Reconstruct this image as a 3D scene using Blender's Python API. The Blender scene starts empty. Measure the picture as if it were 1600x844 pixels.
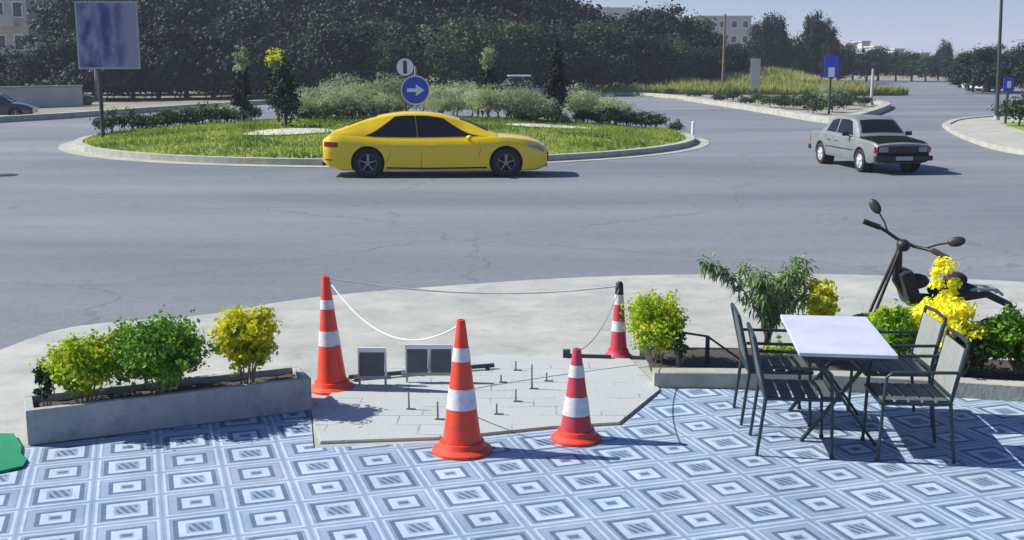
import bpy, bmesh, math, random
from mathutils import Vector, Matrix, noise
rad = math.radians
SC = bpy.context.scene
COL = SC.collection

# ------------------------------------------------------------------ camera
FPX, HOR, CH = 1800.0, 97.0, 2.8          # focal length in photo pixels, horizon row, camera height
PITCH = math.atan((422 - HOR) / FPX)
cam_d = bpy.data.cameras.new('camera'); cam = bpy.data.objects.new('camera', cam_d); COL.objects.link(cam)
cam_d.sensor_width = 36; cam_d.lens = 36 * FPX / 1600; cam_d.clip_end = 5000; cam_d.clip_start = 0.1
cam.location = (0, 0, CH); cam.rotation_euler = (math.pi / 2 - PITCH, 0, 0)
SC.camera = cam
# ------------------------------------------------------------------ light
SUN_EL, SUN_AZ = rad(41), rad(-81)         # azimuth from +Y towards +X: the sun stands to the left, slightly beyond
w = bpy.data.worlds.new('World'); SC.world = w; w.use_nodes = True
nt = w.node_tree; nt.nodes.clear()
sky = nt.nodes.new('ShaderNodeTexSky'); sky.sky_type = 'NISHITA'; sky.sun_disc = False
sky.sun_elevation = SUN_EL; sky.sun_rotation = SUN_AZ % (2 * math.pi)
sky.air_density = 1.0; sky.dust_density = 0.6; sky.ozone_density = 2.5
bg = nt.nodes.new('ShaderNodeBackground'); bg.inputs[1].default_value = 0.088
wo = nt.nodes.new('ShaderNodeOutputWorld')
tint = nt.nodes.new('ShaderNodeMixRGB'); tint.blend_type = 'MULTIPLY'; tint.inputs[0].default_value = 1
tint.inputs[2].default_value = (0.49, 0.54, 0.80, 1)
nt.links.new(sky.outputs[0], tint.inputs[1]); nt.links.new(tint.outputs[0], bg.inputs[0]); nt.links.new(bg.outputs[0], wo.inputs[0])
sd = bpy.data.lights.new('sun', 'SUN'); sd.energy = 3.9; sd.angle = rad(0.5); sd.color = (1.0, 0.95, 0.9)
so = bpy.data.objects.new('sun', sd); COL.objects.link(so)
sdir = Vector((math.sin(SUN_AZ) * math.cos(SUN_EL), math.cos(SUN_AZ) * math.cos(SUN_EL), math.sin(SUN_EL)))
so.rotation_euler = sdir.to_track_quat('Z', 'Y').to_euler(); so.location = (-20, 5, 20)
SC.view_settings.view_transform = 'Standard'; SC.view_settings.look = 'None'
SC.view_settings.gamma = 1; SC.view_settings.exposure = 0.85; SC.view_settings.use_curve_mapping = False
SC.render.engine = 'CYCLES'

# ------------------------------------------------------------------ helpers
def ray(px, py):
    dx, up = px - 800, 422 - py
    return Vector((dx, FPX * math.cos(PITCH) + up * math.sin(PITCH), -FPX * math.sin(PITCH) + up * math.cos(PITCH)))
def G(px, py, z=0.0):
    r = ray(px, py); t = (z - CH) / r.z
    return Vector((r.x * t, r.y * t, z))
def At(px, py, Y):
    r = ray(px, py); t = Y / r.y
    return Vector((r.x * t, Y, CH + r.z * t))
def XatY(px, Y, z=0.0):                    # ground x of a photo column at a distance
    depth = Y * math.cos(PITCH) + (CH - z) * math.sin(PITCH)
    return (px - 800) / FPX * depth
def Hat(py, Y):                            # height of a photo row at a distance
    return At(800, py, Y).z

class MB:
    def __init__(s): s.bm = bmesh.new()
    def box(s, c, size, rot=None, bevel=0.0):
        r = bmesh.ops.create_cube(s.bm, size=1)
        vs = r['verts']
        M = Matrix.Translation(c) @ (rot or Matrix.Identity(4)) @ Matrix.Diagonal((size[0], size[1], size[2], 1))
        bmesh.ops.transform(s.bm, matrix=M, verts=vs)
        if bevel > 0:
            es = list({e for v in vs for e in v.link_edges})
            bmesh.ops.bevel(s.bm, geom=es, offset=bevel, segments=2, affect='EDGES', profile=0.7)
        return s
    def bar(s, a, b, wd, th, bevel=0.0):
        a, b = Vector(a), Vector(b); d = b - a
        q = d.to_track_quat('Z', 'Y').to_matrix().to_4x4()
        return s.box((a + b) / 2, (wd, th, d.length), q, bevel)
    def cyl(s, a, b, r1, r2=None, seg=16, caps=True):
        a, b = Vector(a), Vector(b); d = b - a
        q = d.to_track_quat('Z', 'Y').to_matrix().to_4x4()
        bmesh.ops.create_cone(s.bm, cap_ends=caps, segments=seg, radius1=r1, radius2=r1 if r2 is None else r2,
                              depth=d.length, matrix=Matrix.Translation((a + b) / 2) @ q)
        return s
    def tube(s, pts, r, seg=8, caps=True):
        pts = [Vector(p) for p in pts]; n = len(pts); rings = []
        up = Vector((0, 0, 1)); prev = None
        for i, p in enumerate(pts):
            t = (pts[min(i + 1, n - 1)] - pts[max(i - 1, 0)]).normalized()
            if prev is None:
                a = t.cross(up)
                if a.length < 1e-3: a = t.cross(Vector((0, 1, 0)))
            else: a = prev - t * prev.dot(t)
            a.normalize(); b = t.cross(a); prev = a
            rr = r[i] if isinstance(r, (list, tuple)) else r
            rings.append([s.bm.verts.new(p + (a * math.cos(k / seg * 2 * math.pi) + b * math.sin(k / seg * 2 * math.pi)) * rr) for k in range(seg)])
        for i in range(n - 1):
            for k in range(seg):
                s.bm.faces.new((rings[i][k], rings[i][(k + 1) % seg], rings[i + 1][(k + 1) % seg], rings[i + 1][k]))
        if caps:
            s.bm.faces.new(rings[0][::-1]); s.bm.faces.new(rings[-1])
        return s
    def lathe(s, prof, c=(0, 0, 0), seg=32, M=None):
        c = Vector(c); M = M or Matrix.Identity(4); rings = []
        for r, z in prof:
            if r < 1e-6: rings.append([s.bm.verts.new(c + (M @ Vector((0, 0, z))))])
            else: rings.append([s.bm.verts.new(c + (M @ Vector((r * math.cos(k / seg * 2 * math.pi), r * math.sin(k / seg * 2 * math.pi), z)))) for k in range(seg)])
        for i in range(len(rings) - 1):
            a, b = rings[i], rings[i + 1]
            for k in range(seg):
                k2 = (k + 1) % seg
                if len(a) == 1 and len(b) == 1: continue
                if len(a) == 1: s.bm.faces.new((a[0], b[k2], b[k]))
                elif len(b) == 1: s.bm.faces.new((a[k], a[k2], b[0]))
                else: s.bm.faces.new((a[k], a[k2], b[k2], b[k]))
        return s
    def sphere(s, c, r, sx=1, sy=1, sz=1, seg=20, rot=None):
        bmesh.ops.create_uvsphere(s.bm, u_segments=seg, v_segments=seg // 2, radius=r,
            matrix=Matrix.Translation(c) @ (rot or Matrix.Identity(4)) @ Matrix.Diagonal((sx, sy, sz, 1)))
        return s
    def prism(s, poly, z0, z1):            # horizontal outline, extruded upwards
        lo = [s.bm.verts.new((p[0], p[1], z0)) for p in poly]; hi = [s.bm.verts.new((p[0], p[1], z1)) for p in poly]
        n = len(poly)
        s.bm.faces.new(hi); s.bm.faces.new(lo[::-1])
        for i in range(n): s.bm.faces.new((lo[i], lo[(i + 1) % n], hi[(i + 1) % n], hi[i]))
        return s
    def sheet(s, poly, z=0.0):
        f = s.bm.faces.new([s.bm.verts.new((p[0], p[1], z)) for p in poly])
        return s
    def grid(s, P, flip=False):            # P[i][j] points
        V = [[s.bm.verts.new(p) for p in row] for row in P]
        for i in range(len(V) - 1):
            for j in range(len(V[0]) - 1):
                q = (V[i][j], V[i + 1][j], V[i + 1][j + 1], V[i][j + 1])
                try: s.bm.faces.new(q[::-1] if flip else q)
                except ValueError: pass
        return s
    def mesh(s, name, mat, smooth=False, normals=True):
        if normals: bmesh.ops.recalc_face_normals(s.bm, faces=s.bm.faces)
        me = bpy.data.meshes.new(name); s.bm.to_mesh(me); s.bm.free()
        mats = mat if isinstance(mat, (list, tuple)) else [mat]
        for m in mats: me.materials.append(m)
        if smooth:
            me.polygons.foreach_set('use_smooth', [True] * len(me.polygons))
            try: me.set_sharp_from_angle(angle=rad(smooth if smooth is not True else 40))
            except Exception: pass
        return me
    def obj(s, name, mat, parent=None, smooth=False, loc=None, normals=True):
        o = bpy.data.objects.new(name, s.mesh(name, mat, smooth, normals)); COL.objects.link(o)
        if parent: o.parent = parent
        if loc: o.location = loc
        return o

def thing(name, label, cat, loc=(0, 0, 0), rz=0, group=None):
    o = bpy.data.objects.new(name, None); COL.objects.link(o)
    o.location = loc; o.rotation_euler = (0, 0, rz); o.empty_display_size = 0.2
    o['label'] = label; o['category'] = cat
    if group: o['group'] = group
    return o
def tag(o, label, cat, group=None):
    o['label'] = label; o['category'] = cat
    if group: o['group'] = group
    return o
def struct(o, kind='structure'):
    o['kind'] = kind; return o
def copy_tree(o, parent=None):
    c = o.copy(); COL.objects.link(c); c.parent = parent
    for ch in list(o.children): copy_tree(ch, c)
    return c
def dup(o, loc, rz, label, scale=None, group=None):
    c = copy_tree(o); c.location = loc; c.rotation_euler = (0, 0, rz); c['label'] = label
    if scale: c.scale = scale if isinstance(scale, tuple) else (scale,) * 3
    if group: c['group'] = group
    return c

# ------------------------------------------------------------------ materials
def mat(name, col, rough=0.7, metal=0.0, var=None, scale=4.0, bump=0.0, bscale=60.0, coat=0.0, coord='Object', spec=0.5):
    m = bpy.data.materials.new(name); m.use_nodes = True; n = m.node_tree; b = n.nodes['Principled BSDF']
    b.inputs['Base Color'].default_value = (*col, 1); b.inputs['Roughness'].default_value = rough
    b.inputs['Metallic'].default_value = metal; b.inputs['Coat Weight'].default_value = coat
    b.inputs['Specular IOR Level'].default_value = spec
    tc = n.nodes.new('ShaderNodeTexCoord')
    if var:
        tx = n.nodes.new('ShaderNodeTexNoise'); tx.inputs['Scale'].default_value = scale; tx.inputs['Detail'].default_value = 6
        tx.inputs['Roughness'].default_value = 0.65
        rp = n.nodes.new('ShaderNodeValToRGB'); rp.color_ramp.elements[0].position = 0.32; rp.color_ramp.elements[1].position = 0.68
        rp.color_ramp.elements[0].color = (*col, 1); rp.color_ramp.elements[1].color = (*var, 1)
        n.links.new(tc.outputs[coord], tx.inputs[0]); n.links.new(tx.outputs[0], rp.inputs[0]); n.links.new(rp.outputs[0], b.inputs['Base Color'])
    if bump:
        tb = n.nodes.new('ShaderNodeTexNoise'); tb.inputs['Scale'].default_value = bscale; tb.inputs['Detail'].default_value = 4
        bp = n.nodes.new('ShaderNodeBump'); bp.inputs['Strength'].default_value = bump; bp.inputs['Distance'].default_value = 0.02
        n.links.new(tc.outputs[coord], tb.inputs[0]); n.links.new(tb.outputs[0], bp.inputs['Height']); n.links.new(bp.outputs[0], b.inputs['Normal'])
    return m
def leaf(name, c1, c2, scale=2.0, trans=0.35, rough=0.6):
    m = bpy.data.materials.new(name); m.use_nodes = True; n = m.node_tree; n.nodes.clear()
    out = n.nodes.new('ShaderNodeOutputMaterial'); mx = n.nodes.new('ShaderNodeMixShader'); mx.inputs[0].default_value = trans
    p = n.nodes.new('ShaderNodeBsdfPrincipled'); p.inputs['Roughness'].default_value = rough; p.inputs['Specular IOR Level'].default_value = 0.25 if c2[1] > .04 else 0.05
    t = n.nodes.new('ShaderNodeBsdfTranslucent')
    tc = n.nodes.new('ShaderNodeTexCoord'); oi = n.nodes.new('ShaderNodeObjectInfo')
    tx = n.nodes.new('ShaderNodeTexNoise'); tx.inputs['Scale'].default_value = scale; tx.inputs['Detail'].default_value = 5
    rp = n.nodes.new('ShaderNodeValToRGB'); rp.color_ramp.elements[0].position = 0.35; rp.color_ramp.elements[1].position = 0.65
    rp.color_ramp.elements[0].color = (*c1, 1); rp.color_ramp.elements[1].color = (*c2, 1)
    hs = n.nodes.new('ShaderNodeHueSaturation')
    mr = n.nodes.new('ShaderNodeMapRange'); mr.inputs['To Min'].default_value = 0.75; mr.inputs['To Max'].default_value = 1.3
    n.links.new(oi.outputs['Random'], mr.inputs['Value']); n.links.new(mr.outputs[0], hs.inputs['Value'])
    n.links.new(tc.outputs['Object'], tx.inputs[0]); n.links.new(tx.outputs[0], rp.inputs[0]); n.links.new(rp.outputs[0], hs.inputs['Color'])
    n.links.new(hs.outputs[0], p.inputs['Base Color']); n.links.new(hs.outputs[0], t.inputs[0])
    n.links.new(p.outputs[0], mx.inputs[1]); n.links.new(t.outputs[0], mx.inputs[2]); n.links.new(mx.outputs[0], out.inputs[0])
    return m

M = {}
M['earth'] = mat('dry_earth', (0.17, 0.17, 0.11), 0.95, var=(0.30, 0.28, 0.19), scale=0.15, bump=0.4, bscale=3)
M['apron'] = mat('pale_concrete', (0.30, 0.325, 0.285), 0.9, var=(0.455, 0.46, 0.39), scale=1.3, bump=0.25, bscale=70)
M['kerb'] = mat('kerb_concrete', (0.31, 0.32, 0.26), 0.85, var=(0.46, 0.46, 0.38), scale=1.7, bump=0.2, bscale=30)
M['path'] = mat('light_pavement', (0.30, 0.31, 0.25), 0.9, var=(0.44, 0.44, 0.36), scale=0.9, bump=0.2, bscale=30)
M['trough'] = mat('trough_concrete', (0.29, 0.32, 0.30), 0.85, var=(0.43, 0.44, 0.40), scale=3.5, bump=0.3, bscale=40)
M['soil'] = mat('soil', (0.045, 0.04, 0.032), 1.0, var=(0.09, 0.075, 0.055), scale=14, bump=0.8, bscale=30)
M['white_stone'] = mat('white_gravel', (0.36, 0.38, 0.28), 0.9, var=(0.60, 0.61, 0.48), scale=3, bump=0.8, bscale=12)
M['lawn'] = mat('lawn_soil', (0.13, 0.20, 0.03), 1.0, var=(0.24, 0.29, 0.06), scale=0.5, bump=0.6, bscale=8)
M['grass'] = leaf('grass_blades', (0.09, 0.17, 0.02), (0.37, 0.42, 0.07), 0.45, 0.45)
M['dry_grass'] = leaf('dry_grass', (0.24, 0.28, 0.06), (0.42, 0.42, 0.13), 0.3, 0.35)
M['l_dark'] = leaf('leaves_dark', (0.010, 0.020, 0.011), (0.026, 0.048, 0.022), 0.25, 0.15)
M['l_mid'] = leaf('leaves_mid', (0.03, 0.065, 0.022), (0.075, 0.125, 0.045), 0.5, 0.25)
M['l_olive'] = leaf('leaves_olive', (0.07, 0.13, 0.055), (0.17, 0.24, 0.12), 0.5, 0.25)
M['l_bush'] = leaf('leaves_bush', (0.07, 0.22, 0.02), (0.24, 0.44, 0.03), 5, 0.35)
M['l_lime'] = leaf('leaves_lime', (0.22, 0.40, 0.02), (0.60, 0.66, 0.03), 5, 0.4)
M['l_yellow'] = leaf('leaves_yellow', (0.46, 0.50, 0.02), (0.80, 0.76, 0.03), 6, 0.4)
M['l_gold'] = leaf('leaves_gold', (0.72, 0.70, 0.03), (0.88, 0.82, 0.05), 6, 0.4)
M['l_oleander'] = leaf('leaves_long', (0.10, 0.19, 0.07), (0.28, 0.38, 0.16), 6, 0.3)
M['l_grey'] = leaf('leaves_greygreen', (0.22, 0.30, 0.12), (0.50, 0.55, 0.32), 1.2, 0.45)
M['bark'] = mat('bark', (0.10, 0.075, 0.05), 0.95, var=(0.17, 0.13, 0.09), scale=8, bump=0.6, bscale=20)
M['twig'] = mat('pale_twig', (0.30, 0.27, 0.18), 0.9)
M['orange'] = mat('cone_orange', (0.88, 0.065, 0.02), 0.45, var=(0.70, 0.055, 0.02), scale=7)
M['maroon'] = mat('cone_faded_red', (0.46, 0.025, 0.06), 0.55, var=(0.56, 0.06, 0.07), scale=6)
M['black'] = mat('black_plastic', (0.02, 0.022, 0.024), 0.5)
M['cone_white'] = mat('reflective_white', (0.72, 0.72, 0.70), 0.4, var=(0.60, 0.60, 0.60), scale=9)
M['rope'] = mat('rope', (0.72, 0.74, 0.62), 0.9)
M['chair_frame'] = mat('chair_frame', (0.028, 0.05, 0.055), 0.4, 0.3)
M['chair_panel'] = mat('chair_panel', (0.06, 0.085, 0.085), 0.6, var=(0.10, 0.12, 0.11), scale=12)
M['chair_pale'] = mat('chair_pale', (0.20, 0.22, 0.19), 0.7, var=(0.26, 0.28, 0.25), scale=12)
M['table_top'] = mat('table_top', (0.47, 0.51, 0.58), 0.4, var=(0.58, 0.61, 0.65), scale=2.5)
M['galv'] = mat('galvanised', (0.42, 0.44, 0.44), 0.45, 0.6, var=(0.32, 0.34, 0.34), scale=3)
M['panel_grey'] = mat('panel_grey', (0.085, 0.10, 0.085), 0.55, var=(0.12, 0.13, 0.11), scale=9)
M['white'] = mat('white_paint', (0.80, 0.80, 0.78), 0.5)
M['sign_blue'] = mat('sign_blue', (0.03, 0.07, 0.52), 0.4)
M['mat_green'] = mat('green_matting', (0.0, 0.20, 0.085), 0.85, var=(0.0, 0.26, 0.11), scale=4, bump=0.5, bscale=120)
M['rubber'] = mat('rubber', (0.018, 0.018, 0.02), 0.85)
M['rim'] = mat('wheel_rim', (0.30, 0.30, 0.31), 0.4, 0.6)
M['rim_bright'] = mat('bright_hubcap', (0.75, 0.76, 0.76), 0.3, 0.5)
M['glass'] = mat('dark_glass', (0.022, 0.026, 0.03), 0.08, spec=0.7)
M['yellow_paint'] = mat('yellow_car_paint', (0.86, 0.60, 0.0), 0.28, coat=0.7)
M['silver_paint'] = mat('grey_green_car_paint', (0.17, 0.20, 0.195), 0.5, 0.2, coat=0.1, var=(0.23, 0.26, 0.25), scale=2)
M['dark_paint'] = mat('dark_car_paint', (0.03, 0.035, 0.04), 0.25, coat=0.7)
M['white_paint'] = mat('white_car_paint', (0.72, 0.72, 0.70), 0.3, coat=0.6)
M['trim'] = mat('dark_trim', (0.02, 0.02, 0.022), 0.5)
M['lamp_red'] = mat('lamp_red', (0.38, 0.05, 0.01), 0.2)
M['lamp_clear'] = mat('lamp_clear', (0.55, 0.57, 0.58), 0.15)
M['brass'] = mat('chrome', (0.7, 0.7, 0.7), 0.15, 1.0)
M['wall'] = mat('pale_render', (0.44, 0.40, 0.35), 0.9, var=(0.54, 0.48, 0.43), scale=0.6)
M['wall_grey'] = mat('grey_render', (0.42, 0.42, 0.38), 0.9, var=(0.52, 0.51, 0.46), scale=0.6)
M['roof'] = mat('clay_roof', (0.26, 0.12, 0.075), 0.9, var=(0.34, 0.17, 0.10), scale=1)
M['window'] = mat('window_glass', (0.05, 0.06, 0.07), 0.15)
M['wood'] = mat('weathered_wood', (0.16, 0.11, 0.07), 0.9, var=(0.22, 0.16, 0.10), scale=3)
M['pole_dark'] = mat('dark_pole', (0.04, 0.045, 0.05), 0.6)
M['hill'] = mat('hill_scrub', (0.16, 0.18, 0.13), 1.0, var=(0.28, 0.26, 0.20), scale=0.02)
M['splitter'] = mat('patchy_verge', (0.10, 0.115, 0.055), 0.95, var=(0.42, 0.42, 0.33), scale=0.8, bump=0.3, bscale=5)
M['dull_dark'] = mat('dull_dark_front', (0.016, 0.022, 0.021), 0.85, spec=0.15)  # front's darkness put into the colour of bonnet and front panel
M['peg'] = mat('grey_metal', (0.13, 0.15, 0.15), 0.6)
M['iron'] = mat('cast_iron', (0.03, 0.03, 0.033), 0.7)

def scuff(m, dirt, amt, sc):
    n = m.node_tree; b = n.nodes['Principled BSDF']; src = b.inputs['Base Color'].links[0].from_socket; tc = n.nodes['Texture Coordinate']
    t = n.nodes.new('ShaderNodeTexNoise'); t.inputs['Scale'].default_value = sc; t.inputs['Detail'].default_value = 9; t.inputs['Roughness'].default_value = 0.75
    r = n.nodes.new('ShaderNodeValToRGB'); r.color_ramp.elements[0].position = 0.50; r.color_ramp.elements[1].position = 0.72
    r.color_ramp.elements[1].color = (amt, amt, amt, 1); x = n.nodes.new('ShaderNodeMixRGB'); x.inputs[2].default_value = (*dirt, 1)
    n.links.new(tc.outputs['Object'], t.inputs[0]); n.links.new(t.outputs[0], r.inputs[0]); n.links.new(r.outputs[0], x.inputs[0]); n.links.new(src, x.inputs[1]); n.links.new(x.outputs[0], b.inputs['Base Color'])
scuff(M['orange'], (0.30, 0.10, 0.07), .8, 9); scuff(M['maroon'], (0.20, 0.08, 0.07), .8, 9); scuff(M['cone_white'], (0.30, 0.27, 0.24), .8, 14)
scuff(M['trough'], (0.13, 0.13, 0.12), .6, 5); scuff(M['apron'], (0.20, 0.21, 0.19), .55, 2.2); scuff(M['kerb'], (0.15, 0.15, 0.13), .6, 3); scuff(M['chair_panel'], (0.14, 0.15, 0.14), .5, 15)
scuff(M['table_top'], (0.36, 0.39, 0.42), .5, 6)
# asphalt: worn wheel tracks, patches
def asphalt():
    m = mat('asphalt', (0.135, 0.145, 0.165), 0.88, bump=0.35, bscale=45)
    n = m.node_tree; b = n.nodes['Principled BSDF']; tc = n.nodes['Texture Coordinate']
    a = n.nodes.new('ShaderNodeTexNoise'); a.inputs['Scale'].default_value = 0.11; a.inputs['Detail'].default_value = 7; a.inputs['Roughness'].default_value = 0.6
    mp = n.nodes.new('ShaderNodeMapping'); mp.inputs['Scale'].default_value = (0.35, 1.6, 1)
    f = n.nodes.new('ShaderNodeTexNoise'); f.inputs['Scale'].default_value = 9; f.inputs['Detail'].default_value = 8; f.inputs['Roughness'].default_value = 0.8
    r1 = n.nodes.new('ShaderNodeValToRGB'); r1.color_ramp.elements[0].position = 0.36; r1.color_ramp.elements[1].position = 0.66
    r1.color_ramp.elements[0].color = (0.122, 0.143, 0.157, 1); r1.color_ramp.elements[1].color = (0.212, 0.228, 0.240, 1)
    mx = n.nodes.new('ShaderNodeMixRGB'); mx.blend_type = 'OVERLAY'; mx.inputs[0].default_value = 0.45
    n.links.new(tc.outputs['Object'], mp.inputs[0]); n.links.new(mp.outputs[0], a.inputs[0]); n.links.new(tc.outputs['Object'], f.inputs[0])
    n.links.new(a.outputs[0], r1.inputs[0]); n.links.new(r1.outputs[0], mx.inputs[1]); n.links.new(f.outputs[0], mx.inputs[2])
    vo = n.nodes.new('ShaderNodeTexVoronoi'); vo.feature = 'DISTANCE_TO_EDGE'; vo.inputs['Scale'].default_value = 0.16
    wn = n.nodes.new('ShaderNodeTexNoise'); wn.inputs['Scale'].default_value = 1.2; wn.inputs['Detail'].default_value = 5
    wa = n.nodes.new('ShaderNodeMixRGB'); wa.blend_type = 'ADD'; wa.inputs[0].default_value = 0.9
    lt = n.nodes.new('ShaderNodeMath'); lt.operation = 'LESS_THAN'; lt.inputs[1].default_value = 0.0045
    mu = n.nodes.new('ShaderNodeMath'); mu.operation = 'MULTIPLY'; mu.inputs[1].default_value = 0.25
    cr = n.nodes.new('ShaderNodeMixRGB'); cr.inputs[2].default_value = (0.05, 0.055, 0.06, 1)
    n.links.new(tc.outputs['Object'], wn.inputs[0]); n.links.new(tc.outputs['Object'], wa.inputs[1]); n.links.new(wn.outputs['Color'], wa.inputs[2]); n.links.new(wa.outputs[0], vo.inputs['Vector'])
    n.links.new(vo.outputs['Distance'], lt.inputs[0]); n.links.new(lt.outputs[0], mu.inputs[0]); n.links.new(mu.outputs[0], cr.inputs[0]); n.links.new(mx.outputs[0], cr.inputs[1])
    n.links.new(cr.outputs[0], b.inputs['Base Color'])
    return m
M['asphalt'] = asphalt()

# patterned terrace tiles: alternating large-ring and small-ring embossed squares
TILE, TANG = 0.425, rad(18.0)
def tiles():
    m = bpy.data.materials.new('patterned_tiles'); m.use_nodes = True; n = m.node_tree; b = n.nodes['Principled BSDF']
    L = n.links.new
    def math_(op, a, b_=None, c=None):
        q = n.nodes.new('ShaderNodeMath'); q.operation = op
        for i, v in enumerate((a, b_, c)):
            if v is None: continue
            if isinstance(v, (int, float)): q.inputs[i].default_value = v
            else: L(v, q.inputs[i])
        return q.outputs[0]
    tc = n.nodes.new('ShaderNodeTexCoord'); sp = n.nodes.new('ShaderNodeSeparateXYZ'); L(tc.outputs['Object'], sp.inputs[0])
    U = math_('ADD', math_('DIVIDE', sp.outputs[0], TILE), 0.5); V = math_('ADD', math_('DIVIDE', sp.outputs[1], TILE), 0.5)
    iu, iv = math_('FLOOR', U), math_('FLOOR', V)
    u, v = math_('SUBTRACT', math_('SUBTRACT', U, iu), 0.5), math_('SUBTRACT', math_('SUBTRACT', V, iv), 0.5)
    par = math_('ABSOLUTE', math_('SUBTRACT', math_('MULTIPLY', math_('FRACT', math_('MULTIPLY', math_('ADD', iu, iv), 0.5)), 2.0), 0.0))  # 0 big, 1 small
    au, av = math_('ABSOLUTE', u), math_('ABSOLUTE', v)
    mx = math_('MAXIMUM', au, av)
    def ring(lo, hi):
        return math_('MULTIPLY', math_('GREATER_THAN', mx, lo), math_('LESS_THAN', mx, hi))
    # masks: dark
    big_d = math_('MAXIMUM', ring(0.295, 0.37), math_('MULTIPLY', math_('LESS_THAN', mx, 0.15),
            math_('GREATER_THAN', math_('FRACT', math_('MULTIPLY', math_('ADD', u, math_('MULTIPLY', v, 0.4)), 9.0)), 0.42)))
    sm_d = math_('MAXIMUM', ring(0.21, 0.28), math_('LESS_THAN', math_('MAXIMUM', au, math_('MULTIPLY', av, 1.4)), 0.075))
    big_l = ring(0.19, 0.295); sm_l = ring(0.10, 0.21)
    out_l = ring(0.415, 0.455)
    def sel(a, b_): return math_('ADD', math_('MULTIPLY', a, math_('SUBTRACT', 1.0, par)), math_('MULTIPLY', b_, par))
    dark = math_('MAXIMUM', sel(big_d, sm_d), math_('MULTIPLY', math_('GREATER_THAN', mx, 0.488), 0.35)); light = math_('MAXIMUM', sel(big_l, sm_l), out_l)
    out_d = math_('MULTIPLY', ring(0.385, 0.41), 0.35)
    dark = math_('MAXIMUM', dark, out_d)
    nz = n.nodes.new('ShaderNodeTexNoise'); nz.inputs['Scale'].default_value = 1.4; nz.inputs['Detail'].default_value = 9; L(tc.outputs['Object'], nz.inputs[0])
    nf = n.nodes.new('ShaderNodeTexNoise'); nf.inputs['Scale'].default_value = 30; nf.inputs['Detail'].default_value = 5; L(tc.outputs['Object'], nf.inputs[0])
    base = n.nodes.new('ShaderNodeValToRGB'); base.color_ramp.elements[0].position = 0.3; base.color_ramp.elements[1].position = 0.7
    base.color_ramp.elements[0].color = (0.215, 0.315, 0.43, 1); base.color_ramp.elements[1].color = (0.32, 0.385, 0.475, 1); L(nz.outputs[0], base.inputs[0])
    m1 = n.nodes.new('ShaderNodeMixRGB'); L(math_('MULTIPLY', light, 0.75), m1.inputs[0]); L(base.outputs[0], m1.inputs[1]); m1.inputs[2].default_value = (0.49, 0.60, 0.69, 1)
    wear = math_('ADD', math_('MULTIPLY', nf.outputs[0], 0.55), 0.45)
    m2 = n.nodes.new('ShaderNodeMixRGB'); L(math_('MULTIPLY', dark, wear), m2.inputs[0]); L(m1.outputs[0], m2.inputs[1]); m2.inputs[2].default_value = (0.04, 0.085, 0.14, 1)
    cb = n.nodes.new('ShaderNodeCombineXYZ'); L(iu, cb.inputs[0]); L(iv, cb.inputs[1]); wn = n.nodes.new('ShaderNodeTexWhiteNoise'); wn.noise_dimensions = '3D'; L(cb.outputs[0], wn.inputs[0])
    dn = n.nodes.new('ShaderNodeTexNoise'); dn.inputs['Scale'].default_value = 3.1; dn.inputs['Detail'].default_value = 10; dn.inputs['Roughness'].default_value = 0.72; L(tc.outputs['Object'], dn.inputs[0])
    dr = n.nodes.new('ShaderNodeMapRange'); dr.inputs['From Min'].default_value = 0.35; dr.inputs['From Max'].default_value = 0.65; dr.inputs['To Min'].default_value = 0.80; dr.inputs['To Max'].default_value = 1.05; L(dn.outputs[0], dr.inputs['Value'])
    tv = math_('MULTIPLY', math_('ADD', math_('MULTIPLY', wn.outputs['Value'], 0.18), 0.91), dr.outputs[0])
    m3 = n.nodes.new('ShaderNodeMixRGB'); m3.blend_type = 'MULTIPLY'; m3.inputs[0].default_value = 1.0; L(m2.outputs[0], m3.inputs[1])
    cc = n.nodes.new('ShaderNodeCombineXYZ'); [L(tv, cc.inputs[i]) for i in range(3)]; L(cc.outputs[0], m3.inputs[2])
    L(m3.outputs[0], b.inputs['Base Color']); b.inputs['Roughness'].default_value = 0.62
    bp = n.nodes.new('ShaderNodeBump'); bp.inputs['Strength'].default_value = 0.35; bp.inputs['Distance'].default_value = 0.008
    L(math_('SUBTRACT', math_('ADD', 1.0, math_('MULTIPLY', nf.outputs[0], 0.2)), dark), bp.inputs['Height']); L(bp.outputs[0], b.inputs['Normal'])
    return m
M['tiles'] = tiles()

# block paving for the ramp
def pavers():
    m = mat('block_pavers', (0.40, 0.41, 0.42), 0.9, bump=0.25, bscale=50); n = m.node_tree; b = n.nodes['Principled BSDF']; tc = n.nodes['Texture Coordinate']
    br = n.nodes.new('ShaderNodeTexBrick'); br.inputs['Scale'].default_value = 1.0; br.inputs['Brick Width'].default_value = 0.36; br.inputs['Row Height'].default_value = 0.24
    br.inputs['Mortar Size'].default_value = 0.008; br.inputs['Color1'].default_value = (0.37, 0.41, 0.39, 1); br.inputs['Color2'].default_value = (0.42, 0.45, 0.42, 1)
    br.inputs['Mortar'].default_value = (0.22, 0.25, 0.27, 1)
    nz = n.nodes.new('ShaderNodeTexNoise'); nz.inputs['Scale'].default_value = 2.2; rp = n.nodes.new('ShaderNodeValToRGB')
    rp.color_ramp.elements[0].position = 0.46; rp.color_ramp.elements[1].position = 0.60
    mx = n.nodes.new('ShaderNodeMixRGB'); mx.inputs[1].default_value = (0.40, 0.43, 0.40, 1)
    n.links.new(tc.outputs['Object'], br.inputs[0]); n.links.new(tc.outputs['Object'], nz.inputs[0]); n.links.new(nz.outputs[0], rp.inputs[0])
    n.links.new(rp.outputs[0], mx.inputs[0]); n.links.new(br.outputs[0], mx.inputs[2]); n.links.new(mx.outputs[0], b.inputs['Base Color'])
    return m
M['pavers'] = pavers()
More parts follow.
